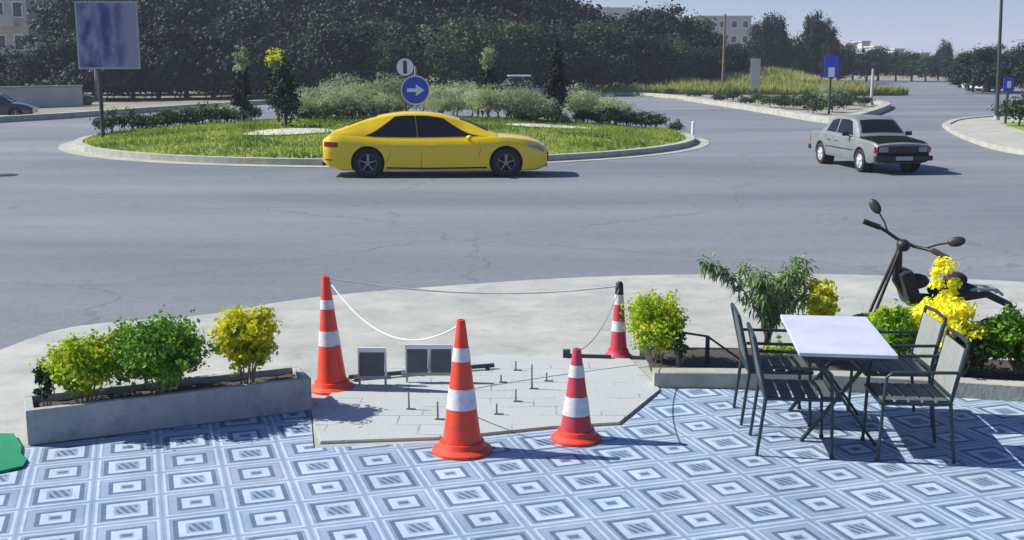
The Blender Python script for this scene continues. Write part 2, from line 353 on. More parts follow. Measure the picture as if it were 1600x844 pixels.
# printed poster of the billboard
def poster():
    m = mat('poster_print', (0.5, 0.5, 0.65), 0.5); n = m.node_tree; b = n.nodes['Principled BSDF']; tc = n.nodes['Texture Coordinate']
    mp = n.nodes.new('ShaderNodeMapping'); mp.inputs['Scale'].default_value = (1.6, 1.6, 0.8)
    nz = n.nodes.new('ShaderNodeTexNoise'); nz.inputs['Scale'].default_value = 1.3; nz.inputs['Detail'].default_value = 3
    rp = n.nodes.new('ShaderNodeValToRGB'); e = rp.color_ramp.elements
    e[0].position = 0.42; e[0].color = (0.035, 0.055, 0.19, 1); e[1].position = 0.60; e[1].color = (0.24, 0.25, 0.36, 1)
    x = e.new(0.5); x.color = (0.11, 0.13, 0.28, 1)
    sp = n.nodes.new('ShaderNodeSeparateXYZ'); ab = n.nodes.new('ShaderNodeMath'); ab.operation = 'ABSOLUTE'
    sb_ = n.nodes.new('ShaderNodeMath'); sb_.operation = 'SUBTRACT'; sb_.inputs[1].default_value = 0.15
    mr = n.nodes.new('ShaderNodeMapRange'); mr.inputs['From Min'].default_value = 0.55; mr.inputs['From Max'].default_value = 1.0
    mx = n.nodes.new('ShaderNodeMixRGB'); mx.inputs[2].default_value = (0.27, 0.26, 0.36, 1)
    L = n.links.new; L(tc.outputs['Object'], sp.inputs[0]); L(sp.outputs[0], sb_.inputs[0]); L(sb_.outputs[0], ab.inputs[0]); L(ab.outputs[0], mr.inputs['Value']); L(mr.outputs[0], mx.inputs[0])
    L(tc.outputs['Object'], mp.inputs[0]); L(mp.outputs[0], nz.inputs[0]); L(nz.outputs[0], rp.inputs[0]); L(rp.outputs[0], mx.inputs[1]); L(mx.outputs[0], b.inputs['Base Color'])
    return m
M['poster'] = poster()

# ------------------------------------------------------------------ foliage generators
def leaf_quad(bm, p, nrm, L_, W_, rnd):
    a = nrm.orthogonal().normalized(); a.rotate(Matrix.Rotation(rnd.uniform(0, 6.28), 3, nrm)); b = nrm.cross(a)
    v = [bm.verts.new(p - a * L_ / 2), bm.verts.new(p + b * W_ / 2 + nrm * W_ * 0.12), bm.verts.new(p + a * L_ / 2), bm.verts.new(p - b * W_ / 2 + nrm * W_ * 0.12)]
    bm.faces.new(v)
def crown_mesh(name, material, rx, ry, rz, cz, clumps, per, lsize, seed, csize=0.32, droop=0.0, shape='round', wratio=0.6):
    rnd = random.Random(seed); m = MB(); bm = m.bm
    for i in range(clumps):
        jut = 1.0 if shape == 'cone' else rnd.choice((0.85, 1.0, 1.0, 1.12, 1.28))
        while True:
            d = Vector((rnd.uniform(-1, 1), rnd.uniform(-1, 1), rnd.uniform(-1, 1)))
            if 0.15 < d.length <= 1: break
        d = d * (0.55 + 0.45 * rnd.random()) / max(d.length, .01) * (d.length ** 0.35) * jut
        if shape == 'cone':
            k = (1 - (d.z + 1) / 2) ** 0.8; c = Vector((d.x * rx * (k + .08), d.y * ry * (k + .08), cz + d.z * rz))
        elif shape == 'dome':
            c = Vector((d.x * rx, d.y * ry, cz + abs(d.z) * rz - 0.1 * rz))
        else: c = Vector((d.x * rx, d.y * ry, cz + d.z * rz))
        cs = csize * min(rx, rz) * rnd.uniform(0.6, 1.35)
        if shape == 'cone': cs *= 0.5 + 0.8 * k
        for j in range(int(per * rnd.uniform(0.6, 1.3))):
            q = Vector((rnd.gauss(0, 1), rnd.gauss(0, 1), rnd.gauss(0, 0.8))); q *= cs * 0.5
            nrm = (q.normalized() + Vector((rnd.uniform(-1, 1), rnd.uniform(-1, 1), rnd.uniform(-.4, 1)))).normalized()
            if droop: q.z -= droop * abs(rnd.gauss(0, 1))
            s = lsize * rnd.uniform(0.6, 1.4)
            leaf_quad(bm, c + q, nrm, s, s * wratio, rnd)
    return m.mesh(name, material, normals=False)
def trunk_mesh(name, material, h, r, spread, top, seed, n=6, bend=0.08):
    rnd = random.Random(seed); m = MB()
    pts = [Vector((math.sin(k * 1.3 + seed) * bend * h * k / 6, math.cos(k * 1.7 + seed) * bend * h * k / 6, h * k / 5)) for k in range(6)]
    m.tube(pts, [r * (1 - 0.11 * k) for k in range(6)], 8)
    for i in range(n):
        a = i / n * 6.28 + rnd.uniform(-.4, .4); s = pts[2 + i % 4]
        e = Vector((math.cos(a) * spread * rnd.uniform(.6, 1), math.sin(a) * spread * rnd.uniform(.6, 1), top * rnd.uniform(.75, 1)))
        mid = (s + e) / 2 + Vector((0, 0, -0.06 * top))
        m.tube([s, mid, e], [r * 0.5, r * 0.32, r * 0.1], 6)
    return m.mesh(name, material, smooth=60)
def plant(name, label, cat, loc, crown, trunk, scale=1.0, rz=0.0, group=None):
    t = thing(name, label, cat, loc, rz, group); t.scale = scale if isinstance(scale, tuple) else (scale,) * 3
    c = bpy.data.objects.new('foliage' if cat in ('bush', 'plant') else 'crown', crown); COL.objects.link(c); c.parent = t
    s = bpy.data.objects.new('stem' if cat in ('bush', 'plant') else 'trunk', trunk); COL.objects.link(s); s.parent = t
    return t

# ================================================================== SETTING
# ground to the horizon
m = MB(); m.sheet([(-1500, -60), (1500, -60), (1500, 2500), (-1500, 2500)], -0.09); struct(m.obj('ground', M['earth']))
# road
m = MB(); m.sheet([(-60, 4), (60, 4), (75, 60), (70, 190), (-60, 190), (-75, 60)], -0.05); struct(m.obj('road', M['asphalt']))

def px_poly(pts, z=0.0): return [G(x, y, z) for x, y in pts]
def smooth_poly(pts, n=6, closed=True):
    out = []; N = len(pts)
    for i in range(N if closed else N - 1):
        p0, p1, p2, p3 = (Vector(pts[(i + k - 1) % N]) if closed else Vector(pts[max(0, min(N - 1, i + k - 1))]) for k in range(4))
        for k in range(n):
            t = k / n
            out.append(0.5 * ((2 * p1) + (p2 - p0) * t + (2 * p0 - 5 * p1 + 4 * p2 - p3) * t * t + (3 * p1 - p0 - 3 * p2 + p3) * t ** 3))
    if not closed: out.append(Vector(pts[-1]))
    return out
# concrete apron between the road and the terrace
edge = smooth_poly([G(-120, 600), G(0, 545), G(120, 508), G(320, 490), G(440, 470), G(560, 456), G(700, 445), G(830, 436), G(960, 430), G(1120, 427), G(1300, 427), G(1450, 432), G(1600, 439), G(1800, 452)], 5, False)
poly = [(e.x, e.y) for e in edge] + [(12, 6.0), (12, 4), (-10, 4), (-10, 6)]
m = MB(); m.prism(poly, -0.06, -0.012); struct(m.obj('pavement', M['apron']))
# block-paved ramp in the gap
rp_ = px_poly([(500, 692), (485, 640), (560, 585), (760, 555), (985, 562), (1032, 610), (968, 662), (862, 668), (700, 685)])
m = MB(); m.prism([(p.x, p.y) for p in rp_], -0.011, 0.012)
bmesh.ops.bevel(m.bm, geom=[e for e in m.bm.edges if all(v.co.z > 0 for v in e.verts)], offset=0.006, segments=2, affect='EDGES')
o = struct(m.obj('ramp', M['pavers'])); 
# tiled terrace: object frame turned with the tile rows, origin on a large-ring tile
org = G(859, 798)
tp = px_poly([(-200, 1300), (-260, 730), (30, 700), (485, 641), (490, 700), (700, 690), (862, 672), (972, 666), (1034, 612), (1032, 606), (1320, 612), (1600, 627), (1900, 650), (2500, 700), (2700, 1400)])
Rinv = Matrix.Rotation(-TANG, 4, 'Z')
m = MB(); loc_ = [Rinv @ (p - org) for p in tp]
m.sheet([(p.x, p.y) for p in loc_], 0.0)
o = struct(m.obj('terrace', M['tiles'])); o.location = (org.x, org.y, -0.002); o.rotation_euler = (0, 0, TANG)

# roundabout island
IC, IR = Vector((-4.45, 43.2, 0)), 11.15
def ring_pts(r, n=96, sx=1.0): return [(IC.x + r * sx * math.cos(k / n * 2 * math.pi), IC.y + r * math.sin(k / n * 2 * math.pi)) for k in range(n)]
def annulus(m, r0, r1, z0, z1, n=96, c=IC):
    P = []
    for k in range(n + 1):
        a = k / n * 2 * math.pi; ca, sa = math.cos(a), math.sin(a)
        P.append([(c.x + r1 * ca, c.y + r1 * sa, z0), (c.x + r1 * ca, c.y + r1 * sa, z1), (c.x + r0 * ca, c.y + r0 * sa, z1), (c.x + r0 * ca, c.y + r0 * sa, z0)])
    m.grid(P)
m = MB(); annulus(m, IR - 0.02, IR + 0.5, -0.048, -0.035); struct(m.obj('gutter', M['path']))
m = MB(); annulus(m, IR - 0.28, IR, -0.045, 0.14); bmesh.ops.remove_doubles(m.bm, verts=m.bm.verts, dist=1e-4)
struct(m.obj('kerb', M['kerb']))
def lawn_z(x, y):
    r = math.hypot(x - IC.x, y - IC.y) / (IR - .2)
    return 0.10 + 0.55 * max(0, 1 - r * r) + 0.04 * noise.noise((x * .5, y * .5, 0))
m = MB(); P = []
for i in range(25):
    r = (IR - 0.28) * i / 24 + 1e-3
    P.append([(IC.x + r * math.cos(k / 64 * 2 * math.pi), IC.y + r * math.sin(k / 64 * 2 * math.pi), lawn_z(IC.x + r * math.cos(k / 64 * 2 * math.pi), IC.y + r * math.sin(k / 64 * 2 * math.pi))) for k in range(65)])
m.grid(P); bmesh.ops.remove_doubles(m.bm, verts=m.bm.verts, dist=1e-4); struct(m.obj('lawn', M['lawn'], smooth=180))

# verge beyond the ring road, running out to the right into a pointed splitter
vp = [(-500, 205), (-200, 200), (60, 186), (150, 180), (300, 169), (450, 160), (600, 155), (800, 151), (950, 149), (1030, 151), (1120, 163), (1210, 177), (1290, 190), (1325, 189), (1382, 170), (1372, 163), (1310, 157), (1292, 148), (1296, 137), (1320, 128)]
va = [G(*p) for p in vp]
far = [Vector((60, 900, 0)), Vector((-600, 900, 0)), Vector((-600, 60, 0))]
m = MB(); m.prism([(p.x, p.y) for p in va + far], -0.085, 0.03); struct(m.obj('verge', M['earth']))
vk = smooth_poly(va[:-1], 4, False)
def kerb_line(name, pts, wd=0.3, h=0.17, z0=-0.05, material=None):
    m = MB(); P = []
    n = len(pts)
    for i, p in enumerate(pts):
        t = (pts[min(i + 1, n - 1)] - pts[max(i - 1, 0)]); t.z = 0; t.normalize(); s = Vector((-t.y, t.x, 0)) * wd / 2
        P.append([(p.x + s.x, p.y + s.y, z0), (p.x + s.x, p.y + s.y, h), (p.x - s.x, p.y - s.y, h), (p.x - s.x, p.y - s.y, z0)])
    m.grid(P); m.bm.faces.new([m.bm.verts.new(q) for q in P[0]]); m.bm.faces.new([m.bm.verts.new(q) for q in P[-1]])
    bmesh.ops.remove_doubles(m.bm, verts=m.bm.verts, dist=1e-5)
    return struct(m.obj(name, material or M['kerb']))
kerb_line('kerb', vk, 0.5, 0.24)
# paved nose of the splitter and footpath behind the kerb
m = MB(); ft = px_poly([(960, 147), (1035, 149), (1130, 162), (1215, 175.5), (1290, 187.5), (1322, 186.5), (1372, 170), (1362, 165), (1300, 160.5), (1250, 164), (1180, 158), (1100, 150), (1030, 143.5)])
m.prism([(p.x, p.y) for p in ft], 0.031, 0.06); struct(m.obj('path', M['splitter']))
# right pavement with kerb
rpv = px_poly([(1478, 197), (1500, 189), (1560, 184), (1700, 180), (1900, 190), (1900, 262), (1700, 250), (1600, 239), (1540, 226), (1495, 208)])
m = MB(); m.prism([(p.x, p.y) for p in rpv], -0.048, 0.07); struct(m.obj('pavement', M['path']))
kerb_line('kerb', smooth_poly(rpv + [rpv[0]], 4, False), 0.3, 0.12)
rgr = px_poly([(1562, 196), (1640, 190), (1900, 196), (1900, 215), (1700, 214), (1600, 208)])
m = MB(); m.prism([(p.x, p.y) for p in rgr], 0.071, 0.10); struct(m.obj('lawn', M['lawn']))

# grassy bank behind the splitter
m = MB(); P = []
for i in range(41):
    x = 5 + 27 * i / 40; row = []
    for j in range(15):
        y = 100 + 48 * j / 14; t = min(1, j / 8)
        ex = min(1, i / 5, (40 - i) / 6)
        row.append((x + y * 0.02, y, 0.02 + (1.15 * (t * t * (3 - 2 * t)) + 0.25 * noise.noise((x * .12, y * .12, 3))) * max(ex, 0)))
    P.append(row)
m.grid(P); struct(m.obj('bank', M['lawn'], smooth=180))
# hills
def hill(x0, x1, y, h, seed, name='hill'):
    m = MB(); P = []
    for i in range(61):
        x = x0 + (x1 - x0) * i / 60; e = math.sin(math.pi * i / 60) ** .5
        hh = h * e * (0.65 + 0.5 * noise.noise((x * 0.006, seed, 0)) + .15 * noise.noise((x * .03, seed, 1)))
        P.append([(x, y - 90, -2), (x, y - 45, hh * .55), (x, y, hh), (x, y + 60, hh * .7), (x, y + 130, -2)])
    m.grid(P); struct(m.obj(name, M['hill'], smooth=60))
hill(60, 700, 900, 16, 1.0)
hill(-500, 260, 700, 34, 5.0)

# ================================================================== FOREGROUND
# --- left concrete trough planter
a, b_ = G(44, 697), G(488, 641)
d = (b_ - a); Lp = d.length; ang = math.atan2(d.y, d.x)
PW, PH = 0.46, 0.27
tr = thing('planter', 'long low grey concrete trough planter full of bushes beside the tallest cone', 'planter', a, ang)
m = MB(); t_ = 0.06
m.box((Lp / 2, t_ / 2, PH / 2), (Lp, t_, PH), bevel=0.008); m.box((Lp / 2, PW - t_ / 2, PH / 2), (Lp, t_, PH), bevel=0.008)
m.box((t_ / 2, PW / 2, PH / 2), (t_, PW - 2 * t_ - .004, PH - .003), bevel=0.006); m.box((Lp - t_ / 2, PW / 2, PH / 2), (t_, PW - 2 * t_ - .004, PH - .003), bevel=0.006)
m.obj('trough', M['trough'], tr)
m = MB(); P = [[(t_ + (Lp - 2 * t_) * i / 40, t_ + (PW - 2 * t_) * j / 8, PH - 0.055 + 0.02 * noise.noise((i * .35, j * .5, 0))) for j in range(9)] for i in range(41)]
m.grid(P); m.obj('soil', M['soil'], tr, smooth=180)
pl_axis = Vector((math.cos(ang), math.sin(ang), 0)); pl_n = Vector((-pl_axis.y, pl_axis.x, 0))
def in_trough(px, off=0.23):
    # point on the trough's centre line seen at a photo column
    best = None
    for k in range(0, 201):
        p = a + pl_axis * (Lp * k / 200) + pl_n * off; z = PH
        depth = p.y * math.cos(PITCH) + (CH - z) * math.sin(PITCH); x = 800 + p.x / depth * FPX
        if best is None or abs(x - px) < best[0]: best = (abs(x - px), p)
    return Vector((best[1].x, best[1].y, PH - 0.06))
def bush(name, label, loc, w_, h_, material, seed, stem_h=0.12, clumps=60, per=34, ls=0.035, stem='twig', extra=None, shape='round', csize=.34, wr=.6, cat='bush', depth=None, nst=10):
    cz = stem_h + (h_ - stem_h) / 2
    cr = crown_mesh('foliage', material, w_ / 2 * .8, (depth or w_) / 2 * .8, (h_ - stem_h) / 2 * .82, cz, clumps, per, ls, seed, csize=csize, shape=shape, wratio=wr)
    rnd = random.Random(seed); m = MB()
    for i in range(nst):
        aa = rnd.uniform(0, 6.28); r0 = w_ * .12 * rnd.random(); r1 = w_ * .36 * rnd.random() ** .5
        p0 = Vector((math.cos(aa) * r0, math.sin(aa) * r0, 0)); p2 = Vector((math.cos(aa) * r1, math.sin(aa) * r1, cz + rnd.uniform(-.1, .3) * h_))
        m.tube([p0, (p0 + p2) / 2 + Vector((rnd.uniform(-.02, .02), rnd.uniform(-.02, .02), 0)), p2], [0.008, 0.006, 0.003], 5)
    t = plant(name, label, cat, loc, cr, m.mesh('stem', M[stem], smooth=60))
    if extra:
        for (dx, dz, w2, h2, mm, sd_) in extra:
            c2 = crown_mesh('foliage', mm, w2 / 2, w2 / 2, h2 / 2, dz, 14, per, ls, sd_, csize=.4)
            o = bpy.data.objects.new('foliage', c2); COL.objects.link(o); o.parent = t; o.location = (dx, -0.03, 0); o['label'] = 'separate leaf lobe of the bush'
    return t
bush('sapling', 'small dark green sapling at the left end of the concrete trough', in_trough(72), 0.20, 0.40, M['l_mid'], 11, 0.06, 18, 22, 0.05, cat='plant', nst=4)
bush('shrub', 'yellow-green rounded shrub second from the left in the concrete trough', in_trough(130), 0.66, 0.58, M['l_lime'], 12, 0.05, 120, 44, 0.038)
bush('shrub', 'wide green bush in the middle of the concrete trough', in_trough(250), 0.92, 0.66, M['l_bush'], 13, 0.07, 200, 46, 0.037,
     extra=[(-0.33, 0.36, 0.24, 0.34, M['l_lime'], 3)])
bush('shrub', 'bright yellow bush on bare stems at the right end of the concrete trough', in_trough(386), 0.64, 0.68, M['l_yellow'], 14, 0.14, 140, 44, 0.041,
     extra=[(0.10, 0.25, 0.12, 0.10, M['l_bush'], 5)])

# --- green mat, lower left
gp = px_poly([(-60, 684), (0, 681), (22, 681), (27, 690), (34, 700), (33, 712), (42, 722), (36, 732), (0, 740), (-60, 746)])
m = MB(); m.prism([(p.x, p.y) for p in gp], 0.001, 0.02); tag(m.obj('floor_mat', M['mat_green']), 'green plastic mat lying on the tiles at the left edge', 'mat')

# --- traffic cones
def cone(name, label, loc, H, c_main, c_base, bands, base_r, black_tip=False, square=False, tilt=0.0):
    t = thing(name, label, 'traffic cone', loc, 0, 'traffic cones round the ramp'); t.rotation_euler = (0, tilt, 0.2)
    r0, r1 = base_r * 0.70, 0.030
    def rr(z): return r0 + (r1 - r0) * (z / H) ** 0.93
    zb = 0.035
    pr = [(base_r, 0.0), (base_r, 0.02), (base_r * .92, 0.03), (base_r * 0.80, 0.045), (r0 * 1.05, zb + .045)]
    m = MB()
    if square:
        m.box((0, 0, 0.015), (base_r * 2, base_r * 2, 0.03), bevel=0.006)
    m.lathe([(0, 0.001)] + pr + [(0, zb + .045)], seg=32)
    m.obj('base', c_base, t, smooth=35)
    zs = sorted({zb + .04, H} | {z for b in bands for z in b[:2]})
    m = MB(); prof = [(rr(zb + .04), zb + .04)]
    k = 14
    for i in range(1, k + 1):
        z = zb + .04 + (H - zb - .04) * i / k; prof.append((rr(z), z))
    prof += [(r1 * .6, H + .004), (r1 * .5, H - .03), (0, H - .03)]
    m.lathe([(0, zb + .04)] + prof, seg=32); m.obj('body', c_main, t, smooth=35)
    for z0, z1 in bands:
        m = MB(); m.lathe([(rr(z0) - .002, z0), (rr(z0) + .0035, z0 + .001)] + [(rr(z0 + (z1 - z0) * i / 4) + .0035, z0 + (z1 - z0) * i / 4) for i in range(1, 4)] + [(rr(z1) + .0035, z1 - .001), (rr(z1) - .002, z1)], seg=32)
        m.obj('reflective_band', M['cone_white'], t, smooth=35)
    if black_tip:
        m = MB(); z0 = H * .86; m.lathe([(rr(z0) + .004, z0), (r1 + .006, H), (r1 * .8, H + .02), (0, H + .02)], seg=24); m.obj('tip', M['black'], t, smooth=35)
    return t
c1p = G(519, 606); c1p.z = -0.01
cone('traffic_cone', 'tallest orange cone with white bands beside the concrete trough', c1p, 1.0, M['orange'], M['orange'], [(0.24 + .16, 0.53), (0.72, 0.80)], 0.20, tilt=-0.03)
c2p = G(722, 704)
cone('traffic_cone', 'bright orange cone nearest the camera at the edge of the tiles', c2p, 0.98, M['orange'], M['orange'], [(0.33, 0.48), (0.68, 0.78)], 0.22)
c3p = G(900, 686)
cone('traffic_cone', 'small dull red and white cone standing right of the nearest cone', c3p, 0.70, M['maroon'], M['orange'], [(0.20, 0.34), (0.49, 0.58)], 0.19)
c4p = G(966, 556); c4p.z = -0.01
cone('traffic_cone', 'farthest cone, dark tipped with faded red bands, beside the green shrub', c4p, 0.72, M['maroon'], M['maroon'], [(0.26, 0.36), (0.52, 0.64)], 0.13, black_tip=True)
def rope(label, p, q, sag, rm=None, rr=.0062, cat='rope'):
    pts = []
    for i in range(25):
        t = i / 24; z = p.z + (q.z - p.z) * t - sag * 4 * t * (1 - t)
        pts.append((p.x + (q.x - p.x) * t, p.y + (q.y - p.y) * t, z))
    m = MB(); m.tube(pts, rr, 6); return tag(m.obj('rope', rm or M['rope'], smooth=60), label, cat)
tip = lambda c, H: Vector((c.x, c.y, c.z + H))
t1 = tip(c1p, 1.0) + Vector((-.03, 0, 0))
rope('pale rope sagging from the tallest cone down to the nearest cone', t1 + Vector((0.03, 0, -.04)), tip(c2p, .93) + Vector((-.03, 0, 0)), 0.27)
rope('thin pale rope from the tallest cone across to the farthest cone', t1 + Vector((0.03, 0, -.02)), tip(c4p, .70), 0.10, None, .0085)
rope('thin rope between the small dull red cone and the farthest cone', tip(c3p, .68), tip(c4p, .68), 0.12, M['twig'], .004)

# --- low grey panel stands in the gap, behind the cones
def panel_stand(label, px0, px1, py_base, py_top, n, Y=None):
    p0, p1 = G(px0, py_base), G(px1, py_base); W = (p1 - p0).length; zt = At(px0, py_top, p0.y).z; hh = 0.235
    t = thing('panel_stand', label, 'panel stand', p0, math.atan2(p1.y - p0.y, p1.x - p0.x)); tl = 0.012; z0 = zt - hh
    pw = W / n
    for i in range(n):
        m = MB(); m.box((pw * (i + .5), 0, zt - hh / 2), (pw - .03, 0.03, hh - 0.02), Matrix.Rotation(-.22, 4, 'X'), .004); m.obj('panel', M['panel_grey'], t)
        m = MB()
        for dx in (0.006, pw - .006): m.bar((pw * i + dx, 0.028, zt - hh), (pw * i + dx, -0.028 + .05, zt), .014, .04)
        m.bar((pw * i, .01, zt + .004), (pw * (i + 1), .01, zt + .004), .014, .04); m.obj('frame', M['white'], t)
    m = MB()
    for dx in ([0.01, W - .01]): m.bar((dx, 0.02, z0), (dx, 0.02, -0.01 - p0.z + .0), .018, .018)
    m.bar((-.04, .02, z0 - .01), (W + .04, .02, z0 - .01), .02, .03)
    m.obj('leg', M['galv'], t)
    return t
panel_stand('low stand with one grey-green panel beside the tallest cone', 560, 604, 604, 548, 1)
panel_stand('low stand with two grey-green panels side by side behind the nearest cone', 634, 708, 600, 543, 2)
m = MB(); q0, q1 = G(545, 597), G(772, 578); m.bar(q0 + Vector((0, .0, .045)), q1 + Vector((0, 0, .045)), .03, .035, .004)
for k in (0.05, .5, .95):
    pp = q0.lerp(q1, k); m.bar(pp + Vector((0, -.06, .012)), pp + Vector((0, .06, .012)), .03, .02)
tag(m.obj('metal_rail', M['pole_dark']), 'long dark metal rail lying across the ramp behind the panels', 'rail')
# thin metal pegs standing on the ramp
for i, (px, py, h) in enumerate(((639, 642, .15), (684, 658, .15), (716, 640, .10), (776, 650, .09), (806, 581, .09), (806, 630, .11), (831, 610, .22), (783, 600, .07), (854, 598, .08))):
    p = G(px, py); m = MB(); m.cyl((0, 0, 0), (0, 0, h), .008, .006, seg=8); m.bar((-.02, 0, .005), (.055, -.01, .005), .016, .01)
    o = tag(m.obj('metal_peg', M['peg'], smooth=40), ('taller ' if h > .2 else 'short ') + 'thin grey metal peg standing on the paved ramp', 'peg', 'thin metal pegs on the ramp'); o.location = (p.x, p.y, .012)
# short dark bar left of the farthest cone
m = MB(); q0, q1 = G(882, 560), G(955, 562); m.bar(q0 + Vector((0, 0, .03)), q1 + Vector((0, 0, .03)), .03, .03, .004); m.box(q0 + Vector((0.02, 0, .04)), (.07, .07, .09), bevel=.006)
tag(m.obj('metal_bar', M['pole_dark']), 'short dark metal bar with block end left of the farthest cone', 'bar')

# --- right planting bed: kerb, soil, plants
k0, k1, k2, k3 = G(1022, 606), G(1320, 611), G(1600, 628), G(1900, 650)
KH = 0.14
kp = smooth_poly([G(1022, 606), G(1160, 607), G(1320, 611), G(1600, 628), G(1900, 650), G(2500, 700)], 6, False)
bed = thing('planting_bed', 'raised planting bed edged by a pale concrete kerb behind the table', 'planting bed', (0, 0, 0))
m = MB(); P = []
for p in kp: P.append([(p.x, p.y, -.005), (p.x, p.y, KH - .01), (p.x, p.y + .012, KH), (p.x, p.y + .15, KH), (p.x, p.y + .15, -.005)])
m.grid(P); m.bm.faces.new([m.bm.verts.new(q) for q in P[0]]); m.obj('kerb', M['kerb'], bed)
m = MB(); P = []
for i, p in enumerate(kp): P.append([(p.x, p.y + .152 + .9 * j / 6, KH - .05 + .03 * noise.noise((i * .6, j * .7, 2))) for j in range(7)])
m.grid(P); m.obj('soil', M['soil'], bed, smooth=180)
m = MB(); P = []
for p in kp: P.append([(p.x, p.y + 1.06, -.03), (p.x, p.y + 1.06, .10), (p.x, p.y + 1.16, .10), (p.x, p.y + 1.16, -.03)])
m.grid(P); m.obj('kerb', M['kerb'], bed)
def bedp(px, Y): return Vector((XatY(px, Y, .1), Y, KH - .04))
kY = lambda px: G(px, 606 + max(0, (px - 1160)) * .045).y
bush('shrub', 'round lime-green shrub at the left end of the planting bed', bedp(1022, kY(1022) + .55), 0.62, 0.66, M['l_lime'], 21, 0.06, 140, 44, 0.037)
bush('shrub', 'small dark green plant under the lime-green shrub beside the kerb', bedp(1062, kY(1062) + .35), 0.20, 0.30, M['l_mid'], 29, 0.05, 16, 25, 0.035, nst=5)
# tall loose oleander-like shrub
def tall_shrub():
    loc = bedp(1198, kY(1198) + .75); rnd = random.Random(5)
    mb, ml = MB(), MB()
    for i in range(15):
        aa = rnd.uniform(0, 6.28); r1 = .58 * rnd.uniform(.3, 1); h = rnd.uniform(.62, 1.0)
        if i in (0, 1): aa, r1, h = math.pi, .70, .92
        p0 = Vector((rnd.uniform(-.05, .05), rnd.uniform(-.05, .05), 0)); p3 = Vector((math.cos(aa) * r1, math.sin(aa) * r1 * .7, h))
        p1 = Vector((p3.x * .15, p3.y * .15, h * .45)); p2 = Vector((p3.x * .6, p3.y * .6, h * .85))
        pts = smooth_poly([p0, p1, p2, p3], 4, False); mb.tube(pts, [.011 * (1 - .7 * k / (len(pts) - 1)) for k in range(len(pts))], 5)
        for q in pts[5:]:
            for j in range(20):
                dd = Vector((rnd.gauss(0, 1), rnd.gauss(0, 1), rnd.gauss(-.1, .8))).normalized(); base = q + dd * rnd.uniform(0, .08)
                L_ = rnd.uniform(.05, .095); e = base + dd * L_ + Vector((0, 0, -.04)); s = dd.cross(Vector((0, 0, 1)))
                if s.length < .1: s = Vector((1, 0, 0))
                s = s.normalized() * .015; md = (base + e) / 2 + Vector((0, 0, .012))
                ml.bm.faces.new([ml.bm.verts.new(v) for v in (base, md + s, e, md - s)])
    plant('shrub', 'tall loose green shrub with long drooping leaves behind the left chairs', 'bush', loc, ml.mesh('foliage', M['l_oleander'], normals=False), mb.mesh('stem', M['bark'], smooth=60), (.86, .86, .97))
tall_shrub()
bush('shrub', 'yellow and green shrub just left of the scooter behind the table', bedp(1278, kY(1278) + .8), 0.38, 0.76, M['l_yellow'], 23, 0.25, 50, 32, 0.045)
bush('shrub', 'low yellow-green plant under the tall drooping shrub', bedp(1215, kY(1215) + .35), 0.30, 0.28, M['l_lime'], 24, 0.05, 22, 26, 0.03)
bush('shrub', 'round green bush just right of the table behind the far right chair', bedp(1393, kY(1393) + .45), 0.62, 0.62, M['l_bush'], 25, 0.06, 110, 38, 0.046, extra=[(-.06, .46, .34, .26, M['l_lime'], 8), (.08, .40, .26, .2, M['l_lime'], 18)])  # lime lobes put the highlight on the bush top into leaf colour
bush('shrub', 'tall golden-yellow shrub in front of the scooter', bedp(1474, kY(1472) + .40), 0.74, 0.72, M['l_gold'], 26, 0.2, 85, 34, 0.052,
     extra=[(-.04, .84, .24, .44, M['l_gold'], 9)])
bush('shrub', 'dark green undergrowth bush below the golden-yellow shrub', bedp(1500, kY(1500) + .35), 0.62, 0.42, M['l_mid'], 27, 0.03, 80, 36, 0.045)
bush('shrub', 'large green bush at the right edge of the photo', bedp(1592, kY(1600) + .45), 0.90, 0.62, M['l_bush'], 28, 0.04, 160, 38, 0.046)
# bent pipe of the bed, left of chairs
m = MB(); z_ = KH - .05
pa = bedp(1062, kY(1062) + .5); m.tube([pa + Vector((0, 0, .28)), pa + Vector((.25, 0, .24)), pa + Vector((.42, -.02, .12)), pa + Vector((.55, -.04, .03))], .011, 6)
m.cyl(pa + Vector((.25, 0, 0)), pa + Vector((.25, 0, .24)), .02); m.cyl(pa, pa + Vector((0, 0, .28)), .012)
tag(m.obj('bent_pipe', M['pole_dark'], smooth=40), 'bent dark pipe sticking out of the bed left of the chairs', 'pipe')

